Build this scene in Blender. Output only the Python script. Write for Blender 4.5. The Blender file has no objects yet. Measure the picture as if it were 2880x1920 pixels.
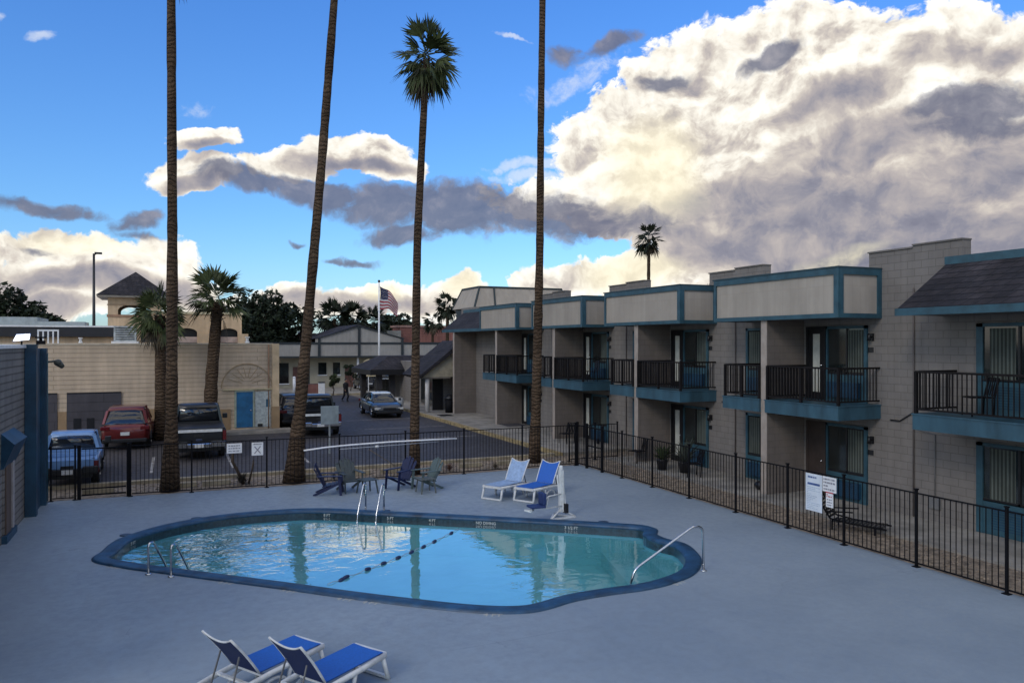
import bpy, bmesh, math, random
from mathutils import Vector, Matrix
rad = math.radians
S = bpy.context.scene

EXPOSURE = 0.35
WATER_IOR = 3.0
SKYT = [(.72,.98,1.32),(.58,.98,1.42),(.50,1.0,1.70),(.38,.90,1.75)]
# ---------------------------------------------------------------- camera
cam_d = bpy.data.cameras.new("camera"); cam = bpy.data.objects.new("camera", cam_d)
S.collection.objects.link(cam); S.camera = cam
cam.location = (0, 0, 4.5); cam.rotation_euler = (rad(90), 0, rad(-24))
cam_d.sensor_width = 36; cam_d.lens = 26.875; cam_d.shift_y = 0.001
cam_d.clip_start = 0.1; cam_d.clip_end = 3000

S.view_settings.view_transform = 'Standard'; S.view_settings.look = 'None'
S.view_settings.exposure = EXPOSURE; S.view_settings.gamma = 1
S.cycles.use_denoising = True
S.cycles.max_bounces = 8; S.cycles.transparent_max_bounces = 12

# ---------------------------------------------------------------- sun
SUN_EL, SUN_AZ = rad(32), rad(236)      # azimuth clockwise from +Y
sd = bpy.data.lights.new("sun", 'SUN'); so = bpy.data.objects.new("sun", sd)
S.collection.objects.link(so)
sd.energy = 0.7; sd.angle = rad(16); sd.color = (1.0, 0.93, 0.84)
sdir = Vector((math.sin(SUN_AZ)*math.cos(SUN_EL), math.cos(SUN_AZ)*math.cos(SUN_EL), math.sin(SUN_EL)))
so.rotation_euler = sdir.to_track_quat('Z', 'Y').to_euler(); so.location = sdir*60

# ---------------------------------------------------------------- sky (world)
W = bpy.data.worlds.new("World"); S.world = W; W.use_nodes = True
nt = W.node_tree; nt.nodes.clear()
class Nd:
    """tiny expression builder for shader maths"""
    def __init__(s, t): s.t = t
    def val(s, n, i, v):
        if isinstance(v, bpy.types.NodeSocket): s.t.links.new(v, n.inputs[i])
        elif v is not None: n.inputs[i].default_value = v
    def m(s, op, a, b=None, c=None, clamp=False):
        n = s.t.nodes.new('ShaderNodeMath'); n.operation = op; n.use_clamp = clamp
        s.val(n, 0, a); s.val(n, 1, b); s.val(n, 2, c); return n.outputs[0]
    def vm(s, op, a, b=None, sc=None):
        n = s.t.nodes.new('ShaderNodeVectorMath'); n.operation = op
        s.val(n, 0, a); s.val(n, 1, b)
        if sc is not None: s.val(n, 3, sc)
        return n.outputs[1] if op in ('LENGTH', 'DOT_PRODUCT', 'DISTANCE') else n.outputs[0]
    def noise(s, v, scale, detail=4, rough=.5, col=False, dist=0):
        n = s.t.nodes.new('ShaderNodeTexNoise'); s.val(n, 0, v)
        n.inputs['Scale'].default_value = scale; n.inputs['Detail'].default_value = detail
        n.inputs['Roughness'].default_value = rough; n.inputs['Distortion'].default_value = dist
        return n.outputs[1] if col else n.outputs[0]
    def ramp(s, f, a, b, lo=0., hi=1., smooth=True):
        n = s.t.nodes.new('ShaderNodeMapRange'); n.interpolation_type = 'SMOOTHSTEP' if smooth else 'LINEAR'
        s.val(n, 0, f); n.inputs[1].default_value = a; n.inputs[2].default_value = b
        n.inputs[3].default_value = lo; n.inputs[4].default_value = hi; return n.outputs[0]
    def mix(s, f, a, b, mode='MIX'):
        n = s.t.nodes.new('ShaderNodeMix'); n.data_type = 'RGBA'; n.blend_type = mode
        s.val(n, 0, f)
        for i, v in ((6, a), (7, b)):
            if isinstance(v, bpy.types.NodeSocket): s.t.links.new(v, n.inputs[i])
            else: n.inputs[i].default_value = (*v, 1) if len(v) == 3 else v
        return n.outputs[2]
    def cr(s, f, stops):
        n = s.t.nodes.new('ShaderNodeValToRGB'); s.val(n, 0, f); e = n.color_ramp.elements
        while len(e) < len(stops): e.new(0.5)
        for i, (p, c) in enumerate(stops): e[i].position = p; e[i].color = (*c, 1)
        return n.outputs[0]
K = Nd(nt)
tc = nt.nodes.new('ShaderNodeTexCoord'); gen = tc.outputs['Generated']
vr = nt.nodes.new('ShaderNodeVectorRotate'); vr.rotation_type = 'Z_AXIS'
nt.links.new(gen, vr.inputs['Vector']); vr.inputs['Angle'].default_value = rad(24)
sx = nt.nodes.new('ShaderNodeSeparateXYZ'); nt.links.new(vr.outputs[0], sx.inputs[0])
az = K.m('MULTIPLY', K.m('ARCTAN2', sx.outputs[0], sx.outputs[1]), 57.29578)
el = K.m('MULTIPLY', K.m('ARCSINE', sx.outputs[2]), 57.29578)
cb = nt.nodes.new('ShaderNodeCombineXYZ'); nt.links.new(az, cb.inputs[0]); nt.links.new(el, cb.inputs[1])
P = cb.outputs[0]
# domain warp: large soft swirls, then small puffs
w1 = K.vm('SCALE', K.vm('SUBTRACT', K.noise(P, .13, 3, .5, True), (.5, .5, .5)), sc=4.0)
w2 = K.vm('SCALE', K.vm('SUBTRACT', K.noise(P, .5, 4, .6, True), (.5, .5, .5)), sc=1.0)
PW = K.vm('MULTIPLY', K.vm('ADD', P, K.vm('ADD', w1, w2)), (1, 1, 0))
def blob_field(blobs, pos=None):
    acc = None
    for (a, e, rx, ry, rot, st) in blobs:
        d = K.vm('SUBTRACT', pos or PW, (a, e, 0))
        if abs(rot) > 1:
            n = nt.nodes.new('ShaderNodeVectorRotate'); n.rotation_type = 'Z_AXIS'
            nt.links.new(d, n.inputs['Vector']); n.inputs['Angle'].default_value = -rad(rot); d = n.outputs[0]
        d = K.vm('MULTIPLY', d, (1/rx, 1/ry, 0))
        f = K.m('MULTIPLY', K.m('SUBTRACT', 1.0, K.vm('DOT_PRODUCT', d, d)), st)
        acc = f if acc is None else K.m('SMOOTH_MAX', acc, f, .18)
    return acc
# cloud patches: (azimuth from the heading, elevation, half width, half height, turn, strength) in degrees
WHITE = [(26.24, 2.46, 7.07, 2.62, 0, 1.0), (14.6, 2.14, 7.49, 1.55, 0, 0.8), (7.94, 14.04, 4.97, 4.22, 0, 1.1), (13.6, 16.69, 5.79, 5.23, 0, 1.2), (20.64, 17.47, 6.53, 5.45, 0, 1.3), (27.52, 16.17, 6.29, 5.23, 0, 1.3), (33.26, 13.83, 4.84, 5.67, 0, 1.3), (20.64, 9.95, 12.14, 6.29, 0, 1.4), (31.35, 7.31, 9.33, 7.39, 0, 1.4), (10.28, 10.45, 5.93, 3.8, 0, 1.1), (17.55, 5.4, 7.99, 2.77, 0, 1.1), (-21.34, 14.06, 2.89, 0.89, 6, 0.9), (-22.26, 11.51, 2.97, 1.18, 0, 0.9), (-11.31, 13.66, 3.84, 1.53, 4, 1.0), (-15.84, 12.32, 2.96, 1.22, 0, 0.8), (-9.25, 12.5, 2.47, 1.0, 0, 0.7), (-29.97, 6.28, 5.0, 1.25, 4, 1.0), (-24.94, 6.09, 2.41, 1.55, 0, 0.8), (-28.76, 4.03, 8.19, 1.74, 0, 0.9), (-32.32, 2.77, 5.71, 1.35, 0, 0.8), (-14.1, 2.92, 6.52, 1.24, 0, 0.75), (-5.31, 3.0, 4.76, 1.32, 0, 0.75), (-3.46, 4.2, 1.33, 1.19, 20, 1.0), (-9.25, 4.02, 1.56, 0.92, 0, 0.9), (3.19, 4.59, 3.72, 1.11, 0, 0.8), (8.99, 4.94, 4.42, 1.57, 0, 1.1), (2.93, 10.6, 4.78, 1.54, 0, 0.5), (-20.88, 2.81, 3.49, 1.12, 0, 0.7)]
GREY = [(-20.88, 13.28, 3.26, 0.61, 0, 0.8), (-11.57, 12.46, 4.35, 0.75, 0, 0.9), (-22.26, 10.8, 2.51, 0.59, 0, 0.8), (15.84, 10.22, 6.41, 1.74, 10, 0.6), (22.94, 15.85, 3.62, 1.36, 15, 0.5), (30.37, 18.07, 2.78, 0.83, 0, 0.4), (21.8, 8.91, 9.65, 2.9, 0, 0.9), (28.76, 4.27, 13.11, 4.88, 0, 1.2), (16.58, 6.94, 8.08, 2.01, 0, 0.8), (24.5, 12.71, 5.74, 2.08, 12, 0.55), (31.93, 10.79, 4.99, 2.84, 0, 0.7), (-28.76, 4.03, 8.19, 0.98, 0, 0.7), (-21.34, 12.77, 2.54, 0.52, 0, 0.5), (-12.84, 12.11, 4.05, 0.7, 0, 0.5), (-11.57, 2.95, 7.67, 0.73, 0, 0.5), (6.9, 8.48, 5.25, 1.55, 0, 0.6), (-31.93, 2.33, 3.84, 0.68, 0, 0.5)]
GLOW = [(10.28, 12.46, 3.87, 3.75, 0, 1.0), (8.73, 5.07, 3.65, 1.31, 0, 1.0), (-3.46, 4.2, 1.33, 1.11, 20, 1.0), (-9.25, 4.02, 1.43, 0.79, 0, 0.9), (-28.96, 6.57, 3.26, 0.69, 0, 0.6), (22.94, 5.58, 2.94, 0.53, 8, 0.6)]
DARK = [(-18.51, 11.06, 3.59, 0.88, -10, 1.0), (-14.1, 10.3, 4.26, 1.05, -8, 1.0), (-9.25, 9.72, 4.93, 1.58, -2, 1.1), (-3.19, 9.83, 6.91, 2.27, 0, 1.2), (2.13, 9.32, 5.32, 1.82, -4, 1.0), (-8.2, 7.73, 3.13, 0.78, 0, 0.8), (6.9, 8.48, 4.99, 1.29, 0, 0.6), (-30.96, 8.57, 3.33, 0.45, -3, 0.7), (-25.81, 8.52, 1.84, 0.7, 25, 0.8), (-25.92, 7.58, 1.51, 0.33, 0, 0.6), (-31.74, 5.98, 0.87, 0.27, -8, 0.6), (-11.57, 6.01, 2.05, 0.28, 0, 0.7), (3.99, 20.9, 1.33, 0.74, 10, 0.7), (7.16, 21.49, 2.89, 0.69, 22, 0.9), (18.51, 19.28, 2.52, 0.77, 16, 1.0), (11.57, 18.89, 1.84, 0.61, 0, 0.8), (31.74, 15.33, 2.89, 1.48, 8, 0.9), (28.76, 15.13, 1.43, 0.65, 25, 0.5), (31.35, 13.79, 3.69, 0.97, 0, 0.7), (24.5, 4.43, 6.62, 1.45, 0, 0.35), (-15.84, 7.14, 0.49, 0.2, 0, 0.5)]
FAINT = [(-0.13, 22.21, 1.87, 0.23, -18, 0.9), (-31.55, 18.72, 0.87, 0.41, 20, 0.9), (2.66, 13.28, 5.32, 0.5, 4, 1.0), (1.6, 12.4, 4.26, 0.46, 0, 0.9), (-22.26, 16.16, 1.37, 0.68, 0, 0.4), (-33.81, 19.63, 0.46, 0.39, 0, 0.8), (4.79, 19.12, 4.76, 0.95, 25, 0.6)]
PN = K.vm('MULTIPLY', PW, (1, 1.2, 1))
def puffs(v, scale, det=4.0, rough=.62):
    n = nt.nodes.new('ShaderNodeTexVoronoi'); n.feature = 'SMOOTH_F1'; n.voronoi_dimensions = '2D'; n.normalize = True
    nt.links.new(v, n.inputs['Vector']); n.inputs['Scale'].default_value = scale; n.inputs['Detail'].default_value = det
    n.inputs['Roughness'].default_value = rough; n.inputs['Smoothness'].default_value = .55; return K.m('SUBTRACT', 1.0, n.outputs['Distance'])
def billow(v): return K.m('ADD', K.m('MULTIPLY', K.noise(v, .30, 7, .56), .62), K.m('MULTIPLY', puffs(v, .34), .50))
PS = K.vm('ADD', PN, (-.60, .95, 0))                # stepped towards the light
fb = K.m('SUBTRACT', billow(PN), .10)
fb2 = K.m('SUBTRACT', billow(PS), .10)
relief = K.m('SUBTRACT', fb, fb2)
fine = K.noise(PN, 1.3, 6, .6)
# far from the photographed part of the sky: ordinary scattered clouds
def farf(mask, nz): return K.m('SUBTRACT', K.m('MULTIPLY', nz, 6.0), K.m('MULTIPLY', K.m('SUBTRACT', 1.0, mask), 6.0))
far = farf(K.ramp(K.m('ABSOLUTE', az), 40, 58), K.m('SUBTRACT', K.noise(P, .045, 6, .6), .50))
far2 = farf(K.ramp(el, 34, 48), K.m('SUBTRACT', K.noise(gen, 2.4, 6, .6), .53))
wf = blob_field(WHITE)
wf = K.m('MAXIMUM', wf, K.m('MAXIMUM', far, far2))
big = K.noise(PN, .085, 4, .55)
wd = K.m('ADD', wf, K.m('ADD', K.m('MULTIPLY', K.m('SUBTRACT', fb, .5), 3.4), K.m('MULTIPLY', K.m('SUBTRACT', fine, .5), .9)))
wa = K.ramp(wd, .0, .34)
gf = K.ramp(K.m('ADD', blob_field(GREY), K.m('ADD', K.m('MULTIPLY', K.m('SUBTRACT', fb, .5), 1.1), K.m('MULTIPLY', K.m('SUBTRACT', big, .5), 2.0))), -.5, 1.1)
br = K.m('ADD', .80, K.m('MULTIPLY', relief, K.m('SUBTRACT', 1.9, gf)))
br = K.m('ADD', br, K.m('MULTIPLY', K.m('SUBTRACT', fine, .5), .08))
br = K.m('ADD', br, K.ramp(wd, .9, .1, 0, .16))
br = K.m('SUBTRACT', br, K.m('MULTIPLY', gf, .52))
br = K.m('ADD', br, K.m('MULTIPLY', K.m('SUBTRACT', big, .5), .6))
wc = K.cr(K.m('MULTIPLY', br, 1.0, clamp=True), [(.0, (.15,.16,.23)), (.28, (.27,.27,.33)), (.48, (.46,.42,.42)), (.64, (.66,.60,.54)), (.80, (.93,.88,.78)), (1, (1.08,1.06,1.0))])
glow = K.ramp(blob_field(GLOW), -.9, 1.1)
wc = K.mix(K.m('MULTIPLY', glow, .65), wc, (1.02, .93, .66))
df = K.m('ADD', blob_field(DARK), K.m('ADD', K.m('MULTIPLY', K.m('SUBTRACT', fb, .5), 3.0), K.m('MULTIPLY', K.m('SUBTRACT', fine, .5), 1.0)))
da = K.m('MULTIPLY', K.ramp(df, -.15, .85), .92)
dc = K.cr(K.m('ADD', .45, K.m('MULTIPLY', relief, 1.6), clamp=True), [(0, (.10,.12,.20)), (.5, (.18,.19,.26)), (1, (.40,.37,.40))])
ff = K.m('MULTIPLY', K.ramp(K.m('ADD', blob_field(FAINT), K.m('MULTIPLY', K.m('SUBTRACT', fine, .5), 1.6)), .0, 1.0), .6)
sky = nt.nodes.new('ShaderNodeTexSky'); sky.sky_type = 'NISHITA'; sky.sun_disc = False
sky.sun_elevation = SUN_EL; sky.sun_rotation = SUN_AZ; sky.air_density = 1.0; sky.dust_density = .6; sky.ozone_density = 1.5
CK = 8.3   # cloud radiance in the sky texture's own units
tint = K.cr(K.m('DIVIDE', el, 90, clamp=True), [(0, SKYT[0]), (.10, SKYT[1]), (.27, SKYT[2]), (1, SKYT[3])])
base = K.mix(1.0, sky.outputs[0], tint, 'MULTIPLY')
def sc(c): return K.vm('SCALE', c, sc=CK)
c = K.mix(ff, base, sc(K.mix(1.0, (.80,.84,.90), (1, 1, 1), 'MULTIPLY')))
c = K.mix(wa, c, sc(wc))
c = K.mix(da, c, sc(dc))
c = K.mix(K.ramp(el, -1, -3), c, (.9, .85, .8))
bg = nt.nodes.new('ShaderNodeBackground'); nt.links.new(c, bg.inputs[0]); bg.inputs[1].default_value = 0.1
wo = nt.nodes.new('ShaderNodeOutputWorld'); nt.links.new(bg.outputs[0], wo.inputs[0])
W.cycles.sampling_method = 'MANUAL'; W.cycles.sample_map_resolution = 1024

# ---------------------------------------------------------------- materials
MATS = {}
def mat(name, col, rough=.7, var=.12, scale=3., bump=0., bscale=None, metal=0., spec=.5, col2=None, coat=0., emit=None, stretch=(1,1,1), detail=5):
    if name in MATS: return MATS[name]
    m = bpy.data.materials.new(name); m.use_nodes = True; t = m.node_tree; k = Nd(t)
    b = t.nodes['Principled BSDF']
    b.inputs['Roughness'].default_value = rough; b.inputs['Metallic'].default_value = metal
    b.inputs['Specular IOR Level'].default_value = spec
    if coat: b.inputs['Coat Weight'].default_value = coat; b.inputs['Coat Roughness'].default_value = .05
    t_ = t.nodes.new('ShaderNodeTexCoord')
    v = k.vm('MULTIPLY', t_.outputs['Object'], stretch)
    n = k.noise(v, scale, detail, .6)
    c2 = col2 or tuple(x*(1-var*2.2) for x in col); c1 = tuple(min(1, x*(1+var*.9)) for x in col)
    t.links.new(k.cr(n, [(.3, c2), (.68, c1)]), b.inputs['Base Color'])
    if bump:
        bn = t.nodes.new('ShaderNodeBump'); bn.inputs['Strength'].default_value = bump; bn.inputs['Distance'].default_value = .02
        t.links.new(k.noise(v, bscale or scale*6, 5, .6), bn.inputs['Height']); t.links.new(bn.outputs[0], b.inputs['Normal'])
    if emit: b.inputs['Emission Color'].default_value = (*emit[0], 1); b.inputs['Emission Strength'].default_value = emit[1]
    MATS[name] = m; return m
def wallmat(name, col, bw, bh, mortar=.012, contrast=.25, bump=.4, stain=.25, col2=None, offset=.5):
    """block or board wall: coordinates run along the wall (x+y) and up (z)"""
    m = bpy.data.materials.new(name); m.use_nodes = True; t = m.node_tree; k = Nd(t)
    b = t.nodes['Principled BSDF']; b.inputs['Roughness'].default_value = .85; b.inputs['Specular IOR Level'].default_value = .25
    g = t.nodes.new('ShaderNodeNewGeometry'); s = t.nodes.new('ShaderNodeSeparateXYZ'); t.links.new(g.outputs['Position'], s.inputs[0])
    cb = t.nodes.new('ShaderNodeCombineXYZ'); t.links.new(k.m('ADD', s.outputs[0], s.outputs[1]), cb.inputs[0]); t.links.new(s.outputs[2], cb.inputs[1])
    br = t.nodes.new('ShaderNodeTexBrick'); t.links.new(cb.outputs[0], br.inputs['Vector'])
    br.inputs['Scale'].default_value = 1; br.inputs['Brick Width'].default_value = bw; br.inputs['Row Height'].default_value = bh
    br.inputs['Mortar Size'].default_value = mortar; br.inputs['Mortar Smooth'].default_value = .3; br.offset = offset
    br.inputs['Color1'].default_value = (*col, 1); br.inputs['Color2'].default_value = (*(col2 or tuple(x*.93 for x in col)), 1)
    br.inputs['Mortar'].default_value = (*[x*(1-contrast) for x in col], 1)
    n = k.ramp(k.noise(g.outputs['Position'], .7, 6, .65), .3, .7, 1-stain, 1+stain*.3)
    # rain streaks: stretched along z
    n2 = k.ramp(k.noise(k.vm('MULTIPLY', g.outputs['Position'], (2.5, 2.5, .25)), 1.5, 4, .6), .35, .7, 1-stain*.6, 1.05)
    c = k.vm('SCALE', br.outputs[0], sc=k.m('MULTIPLY', n, n2))
    t.links.new(c, b.inputs['Base Color'])
    bn = t.nodes.new('ShaderNodeBump'); bn.inputs['Strength'].default_value = bump; bn.inputs['Distance'].default_value = .01
    t.links.new(k.m('ADD', k.m('MULTIPLY', br.outputs[1], -1.0), k.m('MULTIPLY', k.noise(g.outputs['Position'], 14, 4, .6), .5)), bn.inputs['Height'])
    t.links.new(bn.outputs[0], b.inputs['Normal']); MATS[name] = m; return m

M_block = wallmat('painted_block', (.205,.187,.172), .40, .20, .010, .30, stain=.12)
M_fin = wallmat('painted_fin_block', (.170,.143,.124), .40, .20, .008, .22, stain=.12)
M_stucco = wallmat('sand_block', (.62,.49,.355), 9., .21, .022, .30, .6, .16)
M_siding = wallmat('grey_siding', (.21,.20,.195), 3.0, .17, .022, .45, .8, .25)
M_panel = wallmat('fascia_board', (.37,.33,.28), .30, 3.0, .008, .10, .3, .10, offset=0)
M_panel2 = wallmat('far_fascia', (.31,.30,.28), 1.2, 3.0, .008, .08, .3, .12, offset=0)
M_tan = wallmat('tan_stucco', (.60,.44,.28), 3., .6, .006, .10, .2, .2)
M_trim = mat('teal_trim', (.026,.080,.110), .5, .18, 2.5, .1)
M_teal = mat('teal_slab', (.034,.092,.130), .5, .2, 2.2, .1, stretch=(1,1,.3))
M_navy = mat('navy_post', (.010,.05,.10), .45, .2, 2)
M_black = mat('black_metal', (.005,.005,.007), .7, .2, 8, spec=.15)
M_rail = mat('dark_brown_rail', (.009,.007,.007), .7, .2, 6, spec=.2)
M_dark = mat('dark_void', (.010,.010,.012), .4, .2, 4)
M_shingle = wallmat('dark_shingle', (.030,.029,.036), .30, .14, .012, .5, 1.0, .45, col2=(.052,.046,.052))
M_glass = mat('window_glass', (.016,.022,.022), .08, .3, 1.2, spec=.9)
M_curtain = wallmat('curtain', (.13,.15,.13), .09, 5., .03, .6, .3, .3, offset=0)
M_pale = mat('door_curtain', (.50,.50,.44), .7, .1, 5)
M_browndoor = mat('brown_door', (.045,.033,.028), .5, .15, 4)
M_white = mat('white_plastic', (.62,.64,.64), .35, .10, 7, .05)
M_wht = mat('white_paint', (.72,.73,.74), .5, .06, 5)
M_steel = mat('stainless', (.62,.64,.66), .16, .08, 20, metal=1)
M_chrome = mat('chrome', (.75,.76,.78), .12, .05, 20, metal=1)
M_conc = mat('concrete', (.27,.25,.22), .85, .22, 1.2, .3, 30)
M_curb = mat('curb', (.34,.29,.20), .85, .22, 2.2, .3, 20)
M_ycurb = mat('yellow_curb', (.34,.26,.13), .8, .3, 3.2, .2, 20)
M_soil = mat('gravel', (.27,.215,.16), .95, .35, 5, .9, 45, detail=8)
M_tyre = mat('tyre', (.014,.014,.015), .8, .2, 12)
M_trunk = None

def sheet(name, dark, light, extra=None, rough=(.6,.8), bump=.15):
    m = bpy.data.materials.new(name); m.use_nodes = True; t = m.node_tree; k = Nd(t)
    b = t.nodes['Principled BSDF']; g = t.nodes.new('ShaderNodeNewGeometry'); p = g.outputs['Position']
    n = k.ramp(k.noise(p, .35, 8, .62), .28, .72); n2 = k.noise(p, 5, 6, .7)
    c = k.mix(n, dark, light); c = k.mix(k.ramp(n2, .35, .75, 0, .22), c, tuple(x*.62 for x in dark))
    if extra: c = extra(t, k, p, c)
    t.links.new(c, b.inputs['Base Color']); t.links.new(k.ramp(n2, .3, .7, *rough), b.inputs['Roughness'])
    bn = t.nodes.new('ShaderNodeBump'); bn.inputs['Strength'].default_value = bump; bn.inputs['Distance'].default_value = .01
    t.links.new(k.noise(p, 40, 5, .7), bn.inputs['Height']); t.links.new(bn.outputs[0], b.inputs['Normal'])
    MATS[name] = m; return m
def deck_extra(t, k, p, c):
    # joints, hairline cracks, roller patches, scuffs, pale drips and a damp rim by the pool
    v = t.nodes.new('ShaderNodeTexVoronoi'); v.feature = 'DISTANCE_TO_EDGE'; v.inputs['Scale'].default_value = .15
    t.links.new(k.vm('ADD', p, k.vm('SCALE', k.noise(p, .8, 6, .62, True), sc=1.6)), v.inputs['Vector'])
    c = k.mix(k.m('MULTIPLY', k.ramp(v.outputs['Distance'], .0, .0028, .40, 0), k.ramp(k.noise(p, .35, 3, .5), .48, .62)), c, (.07,.09,.13))
    s_ = t.nodes.new('ShaderNodeSeparateXYZ'); t.links.new(k.vm('ADD', p, k.vm('SCALE', k.noise(p, .5, 4, .5, True), sc=.10)), s_.inputs[0])
    jt = k.m('ABSOLUTE', k.m('SUBTRACT', k.m('FRACT', k.m('MULTIPLY', s_.outputs[1], .235)), .5))
    c = k.mix(k.m('MULTIPLY', k.ramp(jt, .0, .0035, .42, 0), k.ramp(k.noise(p, .25, 3, .5), .42, .58)), c, (.07,.095,.135))
    pt = t.nodes.new('ShaderNodeTexVoronoi'); pt.inputs['Scale'].default_value = .33; pt.feature = 'SMOOTH_F1'
    t.links.new(k.vm('ADD', p, k.vm('SCALE', k.noise(p, 1.2, 5, .6, True), sc=.9)), pt.inputs['Vector'])
    c = k.vm('SCALE', c, sc=k.ramp(k.vm('DOT_PRODUCT', pt.outputs['Color'], (.33,.33,.33)), .2, .8, .93, 1.05))
    c = k.mix(k.ramp(k.noise(k.vm('MULTIPLY', p, (1, .35, 1)), 2.3, 7, .7), .56, .74, 0, .45), c, (.130,.175,.255))
    c = k.mix(k.ramp(k.noise(k.vm('MULTIPLY', p, (.6, 2.2, 1)), 3.1, 8, .75), .62, .78, 0, .40), c, (.30,.36,.44))
    return k.mix(k.ramp(k.noise(p, 9, 3, .5), .73, .79, 0, .45), c, (.36,.40,.47))
M_deck = sheet('painted_deck', (.205,.258,.318), (.258,.316,.375), deck_extra, (.42,.62), .2)
def asph_extra(t, k, p, c):
    v = t.nodes.new('ShaderNodeTexVoronoi'); v.feature = 'DISTANCE_TO_EDGE'; v.inputs['Scale'].default_value = .22
    t.links.new(k.vm('ADD', p, k.vm('SCALE', k.noise(p, .7, 5, .6, True), sc=2.4)), v.inputs['Vector'])
    return k.mix(k.ramp(v.outputs['Distance'], 0, .008, .6, 0), c, (.012,.012,.014))
M_asph = sheet('asphalt', (.030,.027,.030), (.050,.045,.047), asph_extra, (.6,.8), .5)
M_ground = sheet('dirt', (.12,.10,.075), (.19,.16,.12), None, (.85,.95), .6)
M_coping = mat('coping_blue', (.012,.060,.135), .45, .28, 3, .25, 18)
M_tile = mat('waterline_tile', (.018,.045,.065), .3, .3, 14)
M_plaster = mat('pool_plaster', (.18,.47,.51), .7, .06, 1.2)

def water_mat():
    m = bpy.data.materials.new('pool_water'); m.use_nodes = True; t = m.node_tree; k = Nd(t); t.nodes.clear()
    g = t.nodes.new('ShaderNodeNewGeometry'); p = g.outputs['Position']
    # the filter jet on one side stirs the surface, the rest is nearly calm
    d = k.vm('DISTANCE', p, (.3, 18.6, -.13)); d2 = k.vm('DISTANCE', p, (6.4, 13.0, -.13))
    amp = k.m('ADD', k.ramp(d, .8, 4.6, 1.0, .10), k.ramp(d2, .2, 2.0, .22, 0))
    h = k.m('MULTIPLY', k.noise(k.vm('MULTIPLY', p, (1, 1.35, 1)), 2.1, 3, .5, dist=.6), amp)
    bn = t.nodes.new('ShaderNodeBump'); bn.inputs['Strength'].default_value = .55; bn.inputs['Distance'].default_value = .06
    t.links.new(h, bn.inputs['Height'])
    tr = t.nodes.new('ShaderNodeBsdfTransparent'); tr.inputs[0].default_value = (.80,.97,1.0,1)
    gl = t.nodes.new('ShaderNodeBsdfGlossy'); gl.inputs['Roughness'].default_value = .015; gl.inputs[0].default_value = (1,1,1,1)
    t.links.new(bn.outputs[0], gl.inputs['Normal'])
    c_ = k.m('ABSOLUTE', k.vm('DOT_PRODUCT', g.outputs['Incoming'], bn.outputs[0]))
    f_ = k.m('ADD', .05, k.m('MULTIPLY', k.m('POWER', k.m('SUBTRACT', 1.0, c_, clamp=True), 2.4), .95))
    f_ = k.m('MULTIPLY', f_, k.m('SUBTRACT', 1.0, g.outputs['Backfacing']), clamp=True)
    mx = t.nodes.new('ShaderNodeMixShader'); t.links.new(f_, mx.inputs[0]); t.links.new(tr.outputs[0], mx.inputs[1]); t.links.new(gl.outputs[0], mx.inputs[2])
    o = t.nodes.new('ShaderNodeOutputMaterial'); t.links.new(mx.outputs[0], o.inputs[0]); return m
M_water = water_mat()

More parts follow.
